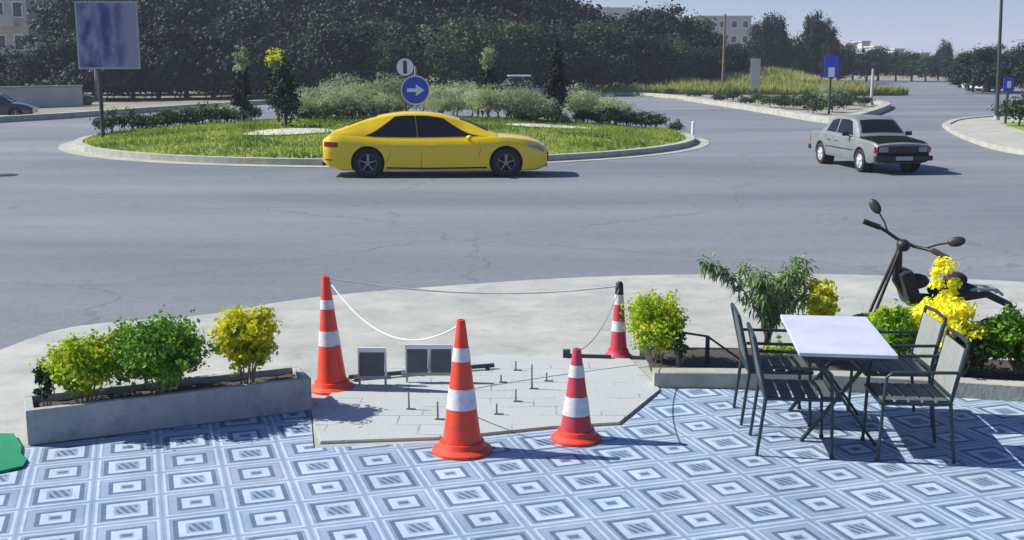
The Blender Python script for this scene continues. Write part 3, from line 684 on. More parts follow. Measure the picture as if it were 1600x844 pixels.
# --- table and chairs
TC = Vector((2.48, 8.62, 0)); TR = rad(-7)
tb = thing('cafe_table', 'rectangular cafe table with pale top on dark crossed legs', 'table', TC, TR)
m = MB(); m.box((0, 0, .735), (.69, 1.28, .028), bevel=.006); m.obj('tabletop', M['table_top'], tb)
m = MB(); 
for sx in (-.28, .28): m.box((sx, 0, .70), (.035, 1.12, .04), bevel=.003)
for sy in (-.54, .54): m.box((0, sy, .70), (.53, .035, .04), bevel=.003)
m.obj('apron_frame', M['chair_frame'], tb)
for sy in (-.38, .38):
    for s in (-1, 1):
        m = MB(); m.bar((-.27 * s, sy + .012 * s, 0.0), (.24 * s, sy + .012 * s, .69), .045, .022, .003); m.obj('leg', M['chair_frame'], tb)
m = MB(); m.bar((0, -.38, .33), (0, .38, .33), .03, .03, .003); m.obj('stretcher', M['chair_frame'], tb)
def make_chair(label, pale):
    t = thing('patio_chair', label, 'chair', (0, 0, 0), 0, 'patio chairs round the table')
    pm = M['chair_pale'] if pale else M['chair_panel']
    # faces +x ; x from -.24 back to .24 front, y width
    m = MB(); 
    for k in range(5): m.box((-.19 + k * .095, 0, .445), (.078, .44, .018), bevel=.004)
    m.obj('seat', M['chair_panel'], t)
    m = MB(); rot = Matrix.Rotation(-.2, 4, 'Y')
    m.box((-.285, 0, .66), (.016, .43, .34), rot, .004); m.obj('backrest', pm, t)
    m = MB()
    for s in (-1, 1):
        m.tube([(-.24, s * .235, .44), (-.265, s * .235, .56), (-.335, s * .235, .87)], .014, 8)
    m.tube([(-.335, -.235, .87), (-.338, 0, .882), (-.335, .235, .87)], .014, 8); m.bar((-.25, -.235, .475), (-.25, .235, .475), .02, .02)
    m.obj('back_frame', M['chair_frame'], t, smooth=50)
    m = MB()
    for s in (-1, 1): m.bar((-.24, s * .235, .43), (.24, s * .235, .43), .022, .022)
    m.bar((.24, -.235, .43), (.24, .235, .43), .022, .022); m.bar((-.24, -.235, .43), (-.24, .235, .43), .022, .022)
    m.obj('seat_frame', M['chair_frame'], t)
    for s in (-1, 1):
        m = MB(); m.tube([(.24, s * .235, 0.0), (.225, s * .235, .43), (.21, s * .235, .62), (.17, s * .235, .655), (-.27, s * .235, .66)], .0125, 8); m.obj('armrest', M['chair_frame'], t, smooth=50)
        m = MB(); m.tube([(-.29, s * .235, 0.0), (-.24, s * .235, .44)], [.012, .014], 8); m.obj('leg', M['chair_frame'], t, smooth=50)
        m = MB(); m.bar((.24, s * .235, .02), (.24, s * .235, 0.0), .03, .03); m.obj('foot', M['black'], t)
    return t
ch = make_chair('dark metal armchair on the left side of the table, nearer the camera', False)
ch.location = (2.08, 8.16, 0); ch.rotation_euler = (0, 0, rad(-6))
dup(ch, (2.10, 8.88, 0), rad(-4), 'dark metal armchair on the left side of the table, nearer the planting bed')
ch2 = make_chair('metal armchair with pale back on the right side of the table, nearer the camera', True)
ch2.location = (2.86, 8.05, 0); ch2.rotation_euler = (0, 0, rad(176))
dup(ch2, (2.98, 8.82, 0), rad(178), 'metal armchair with pale back on the right side of the table, nearer the planting bed')

# --- scooter behind the bed
def scooter():
    Y = 10.8; x0 = XatY(1337, Y, .3)
    t = thing('scooter', 'dark moped with two mirrors parked behind the planting bed', 'scooter', (x0, Y, -.012), rad(3)); t.scale = (1.1,) * 3
    R = .175; xf, xr = 0.06, 1.22; Mx = Matrix.Rotation(math.pi / 2, 4, 'X')
    for x in (xf, xr):
        m = MB(); prof = [(R - .065, -.03), (R - .03, -.042), (R - .004, -.026), (R, 0), (R - .004, .026), (R - .03, .042), (R - .065, .03), (R - .065, -.03)]
        m.lathe(prof, (x, 0, R), 32, Mx); wv = m.obj('wheel', M['rubber'], t, smooth=40)
        m = MB(); m.lathe([(R - .065, -.02), (R - .08, 0), (R - .065, .02)], (x, 0, R), 32, Mx); m.cyl((x, -.06, R), (x, .06, R), .035)
        for k in range(6):
            aa = k * 2 * math.pi / 6; m.bar((x, 0, R), (x + math.cos(aa) * (R - .075), 0, R + math.sin(aa) * (R - .075)), .022, .018)
        m.obj('rim', M['rim'], wv)
    hx, hz = .40, 1.02
    m = MB()
    for sy in (-.05, .05): m.tube([(xf, sy, R), (xf + .10, sy, .46), (hx - .05, sy * .4, .97)], .015, 8)
    m.obj('fork', M['trim'], t, smooth=50)
    m = MB(); m.tube([(xf + math.cos(a_) * (R + .03), 0, R + math.sin(a_) * (R + .03)) for a_ in [rad(170 - 16 * k) for k in range(9)]], .022, 8); m.obj('mudguard', M['trim'], t, smooth=50)
    HM = Matrix.Translation((hx, 0, hz)) @ Matrix.Rotation(.42, 4, 'Y') @ Matrix.Rotation(rad(58), 4, 'Z')
    def bars(name, m, material):
        bmesh.ops.transform(m.bm, matrix=HM, verts=m.bm.verts); m.obj(name, material, t, smooth=50)
    m = MB(); m.tube([(-.08, -.26, .03), (-.02, -.18, .02), (0, -.08, 0), (0, .08, 0), (-.02, .18, .02), (-.08, .26, .03)], .015, 8); bars('handlebar', m, M['trim'])
    m = MB(); m.sphere((-.05, 0, -.03), .06, 1.1, 1, .9); bars('headlight', m, M['trim'])
    for sy in (-1, 1):
        m = MB(); m.cyl((-.07, sy * .24, .03), (-.12, sy * .38, .02), .024); bars('grip', m, M['rubber'])
        m = MB(); m.tube([(-.03, sy * .18, .03), (-.0, sy * .24, .09), (.0, sy * .31, .14)], .008, 6)
        m.sphere((.0, sy * .37, .18), .07, .3, 1.05, .62, rot=Matrix.Rotation(.6 * sy, 4, 'X')); bars('mirror', m, M['trim'])
    m = MB(); m.box((.43, 0, .64), (.12, .26, .30), Matrix.Rotation(-.35, 4, 'Y'), .045); m.sphere((.50, 0, .68), .10, 1.3, .8, .7); m.obj('leg_shield', M['trim'], t, smooth=60)
    m = MB(); m.tube([(hx - .05, 0, .95), (.34, 0, .70), (.48, 0, .52), (.70, 0, .50), (.85, 0, .56)], [.025, .045, .065, .065, .06], 10); m.sphere((.68, 0, .34), .14, 1.2, .8, .85); m.obj('frame', M['trim'], t, smooth=60)
    m = MB(); m.sphere((.84, 0, .60), .15, 1.5, .75, .5); m.sphere((.86, 0, .69), .095, 1.1, .9, .75); m.obj('seat', M['rubber'], t, smooth=60)
    m = MB()
    for sy in (-.08, .08): m.tube([(.88, sy, .60), (1.02, sy, .62), (1.20, sy, .61), (1.27, sy * .6, .56)], .014, 6)
    for q in (1.0, 1.1, 1.2): m.bar((q, -.08, .617), (q, .08, .617), .014, .014)
    m.obj('rack', M['galv'], t, smooth=50)
    m = MB(); m.tube([(.88, 0, .52), (1.15, 0, .56), (1.36, 0, .46), (1.44, 0, .34)], [.035, .035, .03, .02], 8); m.obj('tail', M['trim'], t, smooth=50)
    m = MB(); m.cyl((.60, -.12, .22), (1.32, -.13, .27), .028, .038); m.obj('exhaust', M['rim'], t, smooth=50)
    m = MB(); m.tube([(.68, .1, .26), (.72, .22, 0.0)], .012, 6); m.obj('side_stand', M['trim'], t)
scooter()

# ================================================================== CARS
def interp(T, x):
    for i in range(len(T) - 1):
        if x <= T[i + 1][0]:
            a_, b2 = T[i], T[i + 1]; k = 0 if b2[0] == a_[0] else (x - a_[0]) / (b2[0] - a_[0]); return a_[1] + (b2[1] - a_[1]) * max(0, min(1, k))
    return T[-1][1]
def sm(T, x, e=0.05):
    return (interp(T, x - e) + 2 * interp(T, x) + interp(T, x + e)) / 4
def make_car(name, label, loc, rz, L, W, belt, roof, zbot, plan, paint, wheels, wr, side_glass, front_glass, rear_glass, wb, wroof, boxy=False,
             rimmat='rim', tumble=0.05, lamps=True, scale=1.0):
    """x runs 0 (rear) to L (front). belt / roof / zbot / plan are (x, value) tables."""
    t = thing(name, label, 'car', loc, rz); t.scale = (scale,) * 3
    N = 72; xs = [L * (0.5 - 0.5 * math.cos(math.pi * i / N)) * .5 + L * i / N * .5 for i in range(N + 1)]
    def sec(x):
        w_ = W / 2 * sm(plan, x, .08); zt = sm(belt, x, .06 if boxy else .13); zb = sm(zbot, x, .05); sh = zt - (0.10 if not boxy else 0.05)
        md = zb + (sh - zb) * .45; cr = .035
        P = [(0, zb), (w_ * .8, zb), (w_ * .955, zb + .03), (w_ * .985, zb + .10), (w_ * .995, md), (w_ * .998, md + .10), (w_ * .985, md + (sh - md) * .7), (w_ * (.955 if not boxy else .975), sh), (w_ * (.90 if not boxy else .94), zt - .02), (w_ * .78, zt), (w_ * .4, zt + cr * .7), (0, zt + cr)]
        return [(x, y, z) for y, z in P]
    P = []
    for x in xs:
        s = sec(x); P.append([(a1, -b1, c1) for a1, b1, c1 in s] + [(a1, b1, c1) for a1, b1, c1 in s[-2::-1]])
    m = MB(); m.grid(P); bmesh.ops.remove_doubles(m.bm, verts=m.bm.verts, dist=1e-4)
    for end in (P[0], P[-1]):
        vs = [m.bm.verts.new(q) for q in end[:-1]]; m.bm.faces.new(vs)
    bmesh.ops.remove_doubles(m.bm, verts=m.bm.verts, dist=1e-4)
    body = m.obj('body', paint, t, smooth=32)
    # wheel arches cut through the sides
    cm = MB()
    for wx in wheels:
        for s in (-1, 1): cm.cyl((wx, s * (W / 2 - .30), wr + .01), (wx, s * (W / 2 + .2), wr + .01), wr + .055, seg=40)
    cut = cm.obj('cutter', paint); cut.parent = t
    md_ = body.modifiers.new('arch', 'BOOLEAN'); md_.operation = 'DIFFERENCE'; md_.object = cut; md_.solver = 'EXACT'
    bpy.context.view_layer.update(); dg = bpy.context.evaluated_depsgraph_get()
    nm = bpy.data.meshes.new_from_object(body.evaluated_get(dg)); body.modifiers.clear(); body.data = nm; nm.materials.clear(); nm.materials.append(paint)
    bpy.data.objects.remove(cut)
    for wx in wheels:
        for s in (-1, 1):
            m = MB(); m.cyl((wx, s * (W / 2 - .31), wr + .01), (wx, s * (W / 2 - .29), wr + .01), wr + .06, seg=32); m.obj('wheel_well', M['trim'], t)
    # cabin
    xc0, xc1 = roof[0][0], roof[-1][0]
    xc = [xc0 + (xc1 - xc0) * i / 48 for i in range(49)]
    def csec(x, off=0.0):
        zr = sm(roof, x, .06 if boxy else .2); zb = sm(belt, x, .06) - .01; k = max(0.0, min(1.0, (zr - zb) / 0.42))
        yb = wb / 2; yr = yb + (wroof / 2 - yb) * k; e = (x - xc0) / (xc1 - xc0); nar = 1 - tumble * (2 * e - 1) ** 4
        yb *= nar; yr *= nar; rd = min(.07 if boxy else .055, max(.0, (zr - zb)) * .35)
        pts = [(yb, zb - .03), (yb, zb), (yb + (yr - yb) * .5, zb + (zr - rd - zb) * .5), (yr, zr - rd), (yr - rd * .45, zr - rd * .35), (yr - rd * 1.3, zr - rd * .05), (yr * .5, zr + .012), (0, zr + .018)]
        return pts
    P = []
    for x in xc:
        s = csec(x); P.append([(x, -y, z) for y, z in s] + [(x, y, z) for y, z in s[-2::-1]])
    m = MB(); m.grid(P)
    for end in (P[0], P[-1]): m.bm.faces.new([m.bm.verts.new(q) for q in end])
    bmesh.ops.remove_doubles(m.bm, verts=m.bm.verts, dist=1e-4); m.obj('roof', paint, t, smooth=40)
    # side windows: (list of x at bottom-left, x top-left, x top-right, x bottom-right)
    for s in (-1, 1):
        for (b0, t0_, t1_, b1) in side_glass:
            P = []
            for i in range(13):
                row = []; f = i / 12
                for j in range(7):
                    v = j / 6; x = (b0 + (t0_ - b0) * v) * (1 - f) + (b1 + (t1_ - b1) * v) * f
                    c = csec(x); zb, zr = c[1][1] + .035, c[3][1] + .0; zb = min(zb, zr - .012); z = zb + (zr - .015 - zb) * v
                    q = (z - c[1][1]) / max(1e-3, c[3][1] - c[1][1]); y = c[1][0] + (c[3][0] - c[1][0]) * q + .006
                    row.append((x, s * y, z))
                P.append(row)
            m = MB(); m.grid(P); bmesh.ops.solidify(m.bm, geom=m.bm.faces[:], thickness=.004); m.obj('side_window', M['glass'], t, smooth=30)
    for nm_, (xa, xb) in (('windscreen', front_glass), ('rear_window', rear_glass)):
        P = []
        for i in range(15):
            x = xa + (xb - xa) * i / 14; c = csec(x); row = []
            dz = (interp(roof, x + .02) - interp(roof, x - .02)) / .04; nn = Vector((-dz, 0, 1)).normalized() * .008
            yl = min(c[5][0] - .01, c[6][0] * 1.75)
            for j in range(-6, 7):
                y = yl * j / 6; z = c[7][1] + (c[5][1] - c[7][1]) * (abs(y) / max(.01, c[5][0])) ** 2.2
                row.append((x + nn.x, y, z + nn.z))
            P.append(row)
        m = MB(); m.grid(P); bmesh.ops.solidify(m.bm, geom=m.bm.faces[:], thickness=.004); m.obj(nm_, M['glass'], t, smooth=60)
    # wheels
    Mx = Matrix.Rotation(math.pi / 2, 4, 'X')
    for wx in wheels:
        for s in (-1, 1):
            yc = s * (W / 2 - .115)
            m = MB(); pr = [(wr * .62, -.10), (wr * .9, -.105), (wr * .985, -.085), (wr, -.05), (wr, .05), (wr * .985, .085), (wr * .9, .105), (wr * .62, .10), (wr * .62, -.10)]
            m.lathe(pr, (wx, yc, wr), 36, Mx); m.cyl((wx, yc - .03, wr), (wx, yc + .03, wr), wr * .6, seg=32); whl = m.obj('wheel', M['rubber'], t, smooth=35)
            m = MB(); m.lathe([(wr * .63, -.09), (wr * .60, -.085), (wr * .57, -.05), (wr * .57, .05), (wr * .60, .085), (wr * .63, .09)], (wx, yc, wr), 32, Mx)
            m.lathe([(wr * .5, s * .05), (wr * .5, s * .075), (wr * .585, s * .075), (wr * .585, s * .05)], (wx, yc, wr), 32, Mx)
            m.cyl((wx, yc + s * .03, wr), (wx, yc + s * .075, wr), wr * .16, seg=16)
            if rimmat == 'rim_bright': m.lathe([(0, -s * .085), (wr * .3, -s * .08), (wr * .58, -s * .055), (wr * .60, 0)], (wx, yc, wr), 24, Mx)
            for k in range(5):
                aa = k * 2 * math.pi / 5 + .3
                m.bar((wx, yc + s * .065, wr), (wx + math.cos(aa) * wr * .57, yc + s * .07, wr + math.sin(aa) * wr * .57), .075, .025)
            m.obj('rim', M[rimmat], whl, smooth=35)
    return t, sec, csec

# --- yellow saloon on the near side of the roundabout
YL = 5.62
yb = [(0, .88), (.06, 1.02), (.3, 1.09), (.9, 1.04), (1.3, .985), (2.2, .97), (3.6, .985), (4.05, 1.02), (4.6, 1.02), (5.05, .97), (5.38, .89), (5.55, .80), (5.62, .68)]
yr = [(.22, 1.10), (.55, 1.24), (.95, 1.40), (1.4, 1.52), (1.95, 1.60), (2.6, 1.60), (3.1, 1.52), (3.65, 1.35), (4.35, 1.03)]
yz = [(0, .38), (.15, .25), (.5, .17), (5.0, .15), (5.4, .17), (5.62, .28)]
yp = [(0, .78), (.08, .90), (.4, .965), (1.2, 1.0), (4.4, 1.0), (5.1, .95), (5.45, .86), (5.62, .74)]
yloc = Vector((XatY(511, 29.6), 29.6, -.05))
car, sec, csec = make_car('car', 'bright yellow four-door saloon driving round the roundabout', yloc, rad(2.0), YL, 1.84, yb, yr, yz, yp, M['yellow_paint'],
    (1.13, 4.58), .365, [(1.06, 1.80, 2.30, 2.37), (2.385, 2.315, 3.02, 3.92)], (3.42, 4.12), (.62, 1.34), 1.60, 1.12)
def side_pt(sec_, x, z, s, off=.006):
    S = sec_(x)
    for i in range(1, len(S) - 1):
        if S[i][2] <= z <= S[i + 1][2]:
            k = (z - S[i][2]) / max(1e-4, S[i + 1][2] - S[i][2]); return Vector((x, s * (S[i][1] + (S[i + 1][1] - S[i][1]) * k + off), z))
    return Vector((x, s * (S[5][1] + off), z))
def side_strip(sec_, pts, s, wd, off=.004):      # thin shut-line following the side
    m = MB(); m.tube([side_pt(sec_, x, z, s, off) for x, z in pts], wd, 4); return m
for s in (-1, 1):
    # door shut lines, handles, mirrors, sill
    for line in ([(1.62, .93), (1.70, .7), (1.66, .5), (1.58, .36)], [(2.46, .93), (2.48, .6), (2.46, .26)], [(3.92, .90), (3.94, .7), (3.90, .5)]):
        side_strip(sec, line, s, .006, .001).obj('shut_line', M['trim'], car)
    for hx in (1.78, 2.62):
        m = MB(); p = side_pt(sec, hx, .80, s); m.box(p + Vector((.09, s * .012, 0)), (.2, .025, .03), bevel=.008); m.obj('door_handle', M['yellow_paint'], car, smooth=40)
    m = MB(); p = side_pt(sec, 3.66, .90, s); m.sphere(p + Vector((0, s * .09, .10)), .1, .8, 1.05, .62); m.bar(p + Vector((0, -s * .06, .03)), p + Vector((0, s * .06, .07)), .05, .03); m.obj('wing_mirror', M['yellow_paint'], car, smooth=50)
    side_strip(sec, [(1.6, .25), (2.6, .235), (4.1, .25)], s, .022, .002).obj('sill', M['trim'], car)
    # tail lamp wrapping the rear corner
    m = MB(); P = []
    for i in range(9):
        x = .035 + .36 * i / 8; P.append([side_pt(sec, x, .76 + .12 * v + .02 * (1 - i / 8), s, .008) for v in (0, .33, .66, 1)])
    m.grid(P); bmesh.ops.solidify(m.bm, geom=m.bm.faces[:], thickness=.01); m.obj('tail_lamp', M['lamp_red'], car, smooth=40)
    m = MB(); P = []
    for i in range(9):
        x = 5.14 + .40 * i / 8; zt = sm(yb, x) - .09; P.append([side_pt(sec, x, zt - .10 + .10 * v, s, .008) for v in (0, .33, .66, 1)])
    m.grid(P); bmesh.ops.solidify(m.bm, geom=m.bm.faces[:], thickness=.01); m.obj('headlight', M['lamp_clear'], car, smooth=40)
    # rear bumper vent
    m = MB(); m.bar(side_pt(sec, .07, .46, s, .0), side_pt(sec, .24, .44, s, .004), .05, .02); m.obj('bumper_vent', M['trim'], car)
m = MB(); m.box((5.60, 0, .52), (.12, 1.20, .20), bevel=.03); m.box((5.59, 0, .30), (.08, 1.25, .10), bevel=.02); m.obj('grille', M['trim'], car, smooth=40)
m = MB(); m.box((-.012, 0, .60), (.012, .52, .11)); m.obj('number_plate', M['white'], car)
m = MB(); m.box((-.015, 0, .83), (.03, 1.2, .05), bevel=.01); m.obj('boot_trim', M['lamp_red'], car)
m = MB(); m.box((.0, 0, .34), (.06, 1.3, .12), bevel=.02); m.obj('bumper_insert', M['trim'], car)
m = MB(); m.sphere((1.75, 0, 1.47), .06, 1.8, .35, .9); m.obj('aerial', M['yellow_paint'], car, smooth=60)

# --- old boxy grey saloon coming towards the camera
SL = 4.25
sb = [(0, .80), (.06, .90), (.9, .93), (3.0, .90), (4.0, .84), (4.18, .80), (4.25, .74)]
sr_ = [(.62, .92), (.95, 1.18), (1.15, 1.33), (1.6, 1.40), (2.3, 1.40), (2.6, 1.33), (2.85, 1.15), (3.12, .90)]
sz = [(0, .36), (.2, .27), (4.0, .25), (4.25, .34)]
spl = [(0, .88), (.08, .95), (.4, .99), (1.2, 1), (3.4, 1), (4.0, .97), (4.18, .93), (4.25, .88)]
hd = rad(-82)
fx = Vector((math.cos(hd), math.sin(hd), 0))
front_mid = Vector((XatY(1409, 29.6), 29.6, 0))
sl = front_mid - fx * SL; sl.z = -.05
car2, sec2, _ = make_car('car', 'old boxy silver-grey saloon approaching on the right side of the roundabout', sl, hd, SL, 1.62, sb, sr_, sz, spl, M['silver_paint'],
    (.85, 3.42), .30, [(1.02, 1.20, 1.68, 1.70), (1.76, 1.76, 2.46, 2.78)], (2.62, 3.02), (.70, 1.08), 1.44, 1.16, boxy=True, rimmat='rim_bright')
for s in (-1, 1):
    for line in ([(1.25, .86), (1.30, .5), (1.22, .36)], [(1.74, .86), (1.74, .33)], [(2.88, .86), (2.86, .33)]):
        side_strip(sec2, line, s, .006, .001).obj('shut_line', M['trim'], car2)
    for hx in (1.38, 1.86):
        m = MB(); p = side_pt(sec2, hx, .74, s); m.box(p + Vector((.07, s * .012, 0)), (.15, .025, .03), bevel=.006); m.obj('door_handle', M['brass'], car2)
    m = MB(); p = side_pt(sec2, 2.72, .84, s); m.box(p + Vector((0, s * .10, .12)), (.07, .17, .11), bevel=.02); m.bar(p + Vector((0, -s * .05, .05)), p + Vector((0, s * .05, .09)), .04, .03); m.obj('wing_mirror', M['trim'], car2, smooth=40)
    side_strip(sec2, [(1.25, .55), (2.6, .55), (3.0, .55)], s, .016, .002).obj('rubbing_strip', M['trim'], car2)
    m = MB(); m.box((4.262, s * .53, .64), (.05, .24, .13), bevel=.02); m.obj('headlight', M['rim'], car2, smooth=40)
    m = MB(); m.box((4.19, s * .725, .64), (.09, .10, .14), bevel=.02); m.obj('indicator', M['orange'], car2)
    m = MB(); m.box((.0, s * .60, .66), (.05, .30, .16), bevel=.02); m.obj('tail_lamp', M['lamp_red'], car2)
m = MB(); m.box((4.266, 0, .64), (.04, .80, .17), bevel=.012); m.obj('grille', M['trim'], car2)
m = MB(); m.box((4.29, 0, .42), (.12, 1.56, .13), bevel=.03); m.obj('bumper', M['trim'], car2, smooth=40)
m = MB(); m.box((-.04, 0, .44), (.12, 1.54, .13), bevel=.03); m.obj('bumper', M['trim'], car2, smooth=40)
m = MB(); m.box((4.356, 0, .42), (.008, .46, .10)); m.obj('number_plate', M['galv'], car2)

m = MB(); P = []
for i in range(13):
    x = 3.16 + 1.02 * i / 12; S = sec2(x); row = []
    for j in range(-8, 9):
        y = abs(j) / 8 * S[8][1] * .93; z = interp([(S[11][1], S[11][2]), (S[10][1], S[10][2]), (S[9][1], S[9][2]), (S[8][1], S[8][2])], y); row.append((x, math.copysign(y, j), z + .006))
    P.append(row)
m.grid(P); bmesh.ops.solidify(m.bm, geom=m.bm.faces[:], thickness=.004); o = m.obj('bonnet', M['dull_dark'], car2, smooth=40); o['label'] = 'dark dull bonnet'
m = MB(); m.box((4.248, 0, .52), (.03, 1.36, .40), bevel=.012); o = m.obj('front_shade_panel', M['dull_dark'], car2, smooth=40); o['label'] = 'front panel coloured dark for shade'  # added dark sheet: the shade on the car's front is in its colour
# --- parked and distant cars, plain bodies
def far_car(label, px, Y, rz, paint, sc=1.0):
    tb_ = [(0, .84), (.06, .94), (.9, .97), (2.9, .92), (3.7, .84), (4.1, .72), (4.25, .6)]
    tr_ = [(.15, .95), (.5, 1.2), (.9, 1.40), (1.5, 1.47), (2.3, 1.45), (2.6, 1.36), (3.2, .92)]
    c, s1, s2 = make_car('car', label, (XatY(px, Y), Y, -.05), rz, 4.25, 1.72, tb_, tr_, sz, spl, paint, (.8, 3.4), .31,
        [(.85, 1.02, 1.66, 1.70), (1.76, 1.74, 2.42, 2.82)], (2.68, 3.08), (.25, .62), 1.48, 1.16, scale=sc)
    for s in (-1, 1):
        m = MB(); p = side_pt(s1, 2.78, .84, s); m.box(p + Vector((0, s * .10, .12)), (.09, .17, .11), bevel=.02); m.obj('wing_mirror', paint, c)
        m = MB(); m.box((4.12, s * .55, .62), (.1, .3, .12), bevel=.02); m.obj('headlight', M['lamp_clear'], c)
        m = MB(); m.box((.02, s * .62, .76), (.05, .26, .16), bevel=.02); m.obj('tail_lamp', M['lamp_red'], c)
    return c
far_car('dark car at the left edge on the far side of the road', -78, 58, rad(12), M['dark_paint'], .95)
far_car('white car far away on the road at the right behind the pole', 1512, 118, rad(-70), M['white_paint'])
fc = far_car('dark car with bright roof edge parked beyond the flower beds', 776, 78, rad(2), M['dark_paint'], .95); fc.scale = (.82, 1.1, 1.28)
m = MB(); m.box((1.85, 0, 1.52), (1.9, 1.05, .07), bevel=.02); m.obj('bright_roof_board', M['white'], fc)  # white board added to stand for the bright roof edge
far_car('dark car half hidden by the pale garden wall at far left', 58, 76, rad(3), M['dark_paint'], .9)

# ================================================================== ISLAND PLANTING
def island(px, Y): x = XatY(px, Y, .4); return Vector((x, Y, lawn_z(x, Y) - .03))
# grass
rnd = random.Random(77); m = MB(); bm = m.bm
for i in range(52000):
    r = (IR - .35) * math.sqrt(rnd.random()); aa = rnd.uniform(0, 6.283); x, y = IC.x + r * math.cos(aa), IC.y + r * math.sin(aa)
    if y > IC.y + 4 and rnd.random() < .7: continue
    h = rnd.uniform(.05, .14) * (1.0 + .8 * max(0, noise.noise((x * .6, y * .6, 7)))); b1 = rnd.uniform(0, 6.283); wd = .03
    z = lawn_z(x, y) - .01; c_, s_ = math.cos(b1) * wd, math.sin(b1) * wd
    bm.faces.new([bm.verts.new((x - c_, y - s_, z)), bm.verts.new((x + c_, y + s_, z)), bm.verts.new((x + rnd.uniform(-.05, .05), y + rnd.uniform(-.05, .05), z + h))])
struct(m.obj('grass', M['grass'], normals=False), 'stuff')
# white gravel beds
def gravel(px0, px1, Y, dY, seed):
    c = island((px0 + px1) / 2, Y); rx = (XatY(px1, Y) - XatY(px0, Y)) / 2; m = MB(); P = []
    for i in range(9):
        q = i / 8; P.append([(c.x + math.cos(k / 32 * 6.2832) * rx * q * (1 + .12 * noise.noise((math.cos(k / 32 * 6.2832), math.sin(k / 32 * 6.2832), seed))), 0, 0) for k in range(33)])
        for k in range(33):
            x = P[-1][k][0]; y = c.y + math.sin(k / 32 * 6.2832) * dY * q * (1 + .12 * noise.noise((math.sin(k / 32 * 6.2832), math.cos(k / 32 * 6.2832), seed))); P[-1][k] = (x, y, lawn_z(x, y) + .03 * (1 - q ** 4) + .045)
    m.grid(P); bmesh.ops.remove_doubles(m.bm, verts=m.bm.verts, dist=1e-4); struct(m.obj('gravel', M['white_stone'], smooth=180))
gravel(382, 525, 38.3, .9, 1); gravel(786, 932, 41.8, .8, 4)
# clipped evergreens
cyp = crown_mesh('crown', M['l_dark'], .55, .55, 1.15, 1.30, 90, 45, .10, 31, csize=.36, shape='cone')
cyt = trunk_mesh('trunk', M['bark'], .9, .06, .2, 1.6, 3)
c1 = plant('conifer', 'dark clipped conifer on the island left of the yellow car, wide base', 'tree', island(447, 40.0), cyp, cyt, (1.15, 1.15, 1.0))
topx = crown_mesh('crown', M['l_dark'], .34, .34, .95, 1.15, 60, 40, .10, 32, csize=.42)
topt = trunk_mesh('trunk', M['bark'], 2.0, .05, .15, 2.1, 4)
def topped(label, px, Y, h, mat_top, seed):
    t = plant('topiary_tree', label, 'tree', island(px, Y), topx, topt, (1, 1, h / 2.6))
    for i, (dz, r_) in enumerate(((2.35, .28), (1.95, .2))):
        c = crown_mesh('crown', mat_top if i == 0 else M['l_grey'], r_, r_, r_ * 1.25, dz, 14, 40, .09, seed + i, csize=.5)
        o = bpy.data.objects.new('crown', c); COL.objects.link(o); o.parent = t; o['label'] = 'lighter tuft at the top'
    return t
topped('slim clipped tree with yellow tuft, behind the dark conifer on the island', 436, 42.5, 2.75, M['l_yellow'], 41)
topped('slim clipped tree with grey tuft, leftmost of the tall island plants', 380, 44.0, 2.85, M['l_grey'], 51)
topped('slim clipped tree in the middle of the island behind the yellow car bonnet', 763, 46.0, 2.75, M['l_grey'], 61)
plant('conifer', 'tall dark conifer on the island right of the yellow car bonnet', 'tree', island(868, 46.5), cyp, cyt, (1.05, 1.05, 1.32))
# grey-green shrubs
gsh = [crown_mesh('foliage', M['l_grey'], .75, .6, .55, .5, 55, 40, .10, 70 + k, csize=.42, shape='dome', wratio=.25) for k in range(3)]
gst = trunk_mesh('stem', M['bark'], .4, .03, .4, .7, 5)
dsh = [crown_mesh('foliage', M['l_mid'], .55, .5, .38, .35, 40, 36, .09, 80 + k, csize=.45, shape='dome') for k in range(2)]
rnd = random.Random(9)
def iplace(px):
    for x1, tx in ((280, 'near the poster board post'), (400, 'left of the dark conifer'), (500, 'just right of the dark conifer'), (580, 'above the car boot'), (640, 'left of the arrow sign'), (720, 'right of the arrow sign'), (800, 'above the car bonnet'), (880, 'left of the tall conifer'), (960, 'right of the tall conifer')):
        if px < x1: return tx
    return 'near the right tip'
def row(name, label, group, pxs, Y0, Yv, meshes, sc, yf=None):
    for px in pxs:
        Y = Y0 + rnd.uniform(-Yv, Yv); s = sc * rnd.uniform(.8, 1.2)
        if yf: Y = yf(px) + rnd.uniform(-Yv, Yv)
        plant(name, label + ' ' + iplace(px), 'bush', island(px + rnd.uniform(-8, 8), Y), rnd.choice(meshes), gst, (s * rnd.uniform(.9, 1.2), s, s * rnd.uniform(.85, 1.15)), rnd.uniform(0, 6.28), group)
row('shrub', 'pale feathery shrub on the island', 'grey-green shrubs on the island', list(range(470, 630, 20)) + list(range(640, 860, 20)) + list(range(895, 960, 20)), 48, 1.6, gsh, 1.35)
row('shrub', 'pale feathery shrub on the island', 'grey-green shrubs on the island', list(range(470, 640, 26)) + list(range(690, 850, 26)), 45.5, .6, gsh, 1.0)
row('shrub', 'low dark shrub on the island', 'dark shrubs at the left of the island', list(range(182, 400, 17)), 43, .5, dsh, .95, lambda p: 43 + (p - 182) * .012)
row('shrub', 'low dark bed-edge shrub', 'dark shrubs at the right of the island', list(range(905, 1040, 15)), 47, .5, dsh, .9, lambda p: 47 - (p - 905) * .006)
row('shrub', 'small dark shrub before the feathery bed', 'dark shrubs in front of the island bed', list(range(490, 620, 22)) + list(range(800, 900, 20)), 44, .4, dsh, .8)
row('shrub', 'dry pale island shrub', 'pale shrubs at the left of the island', list(range(262, 372, 22)), 49, .8, gsh, .85)
plant('shrub', 'small round bush alone at the right tip of the island', 'bush', island(1058, 44.6), dsh[0], gst, .62)
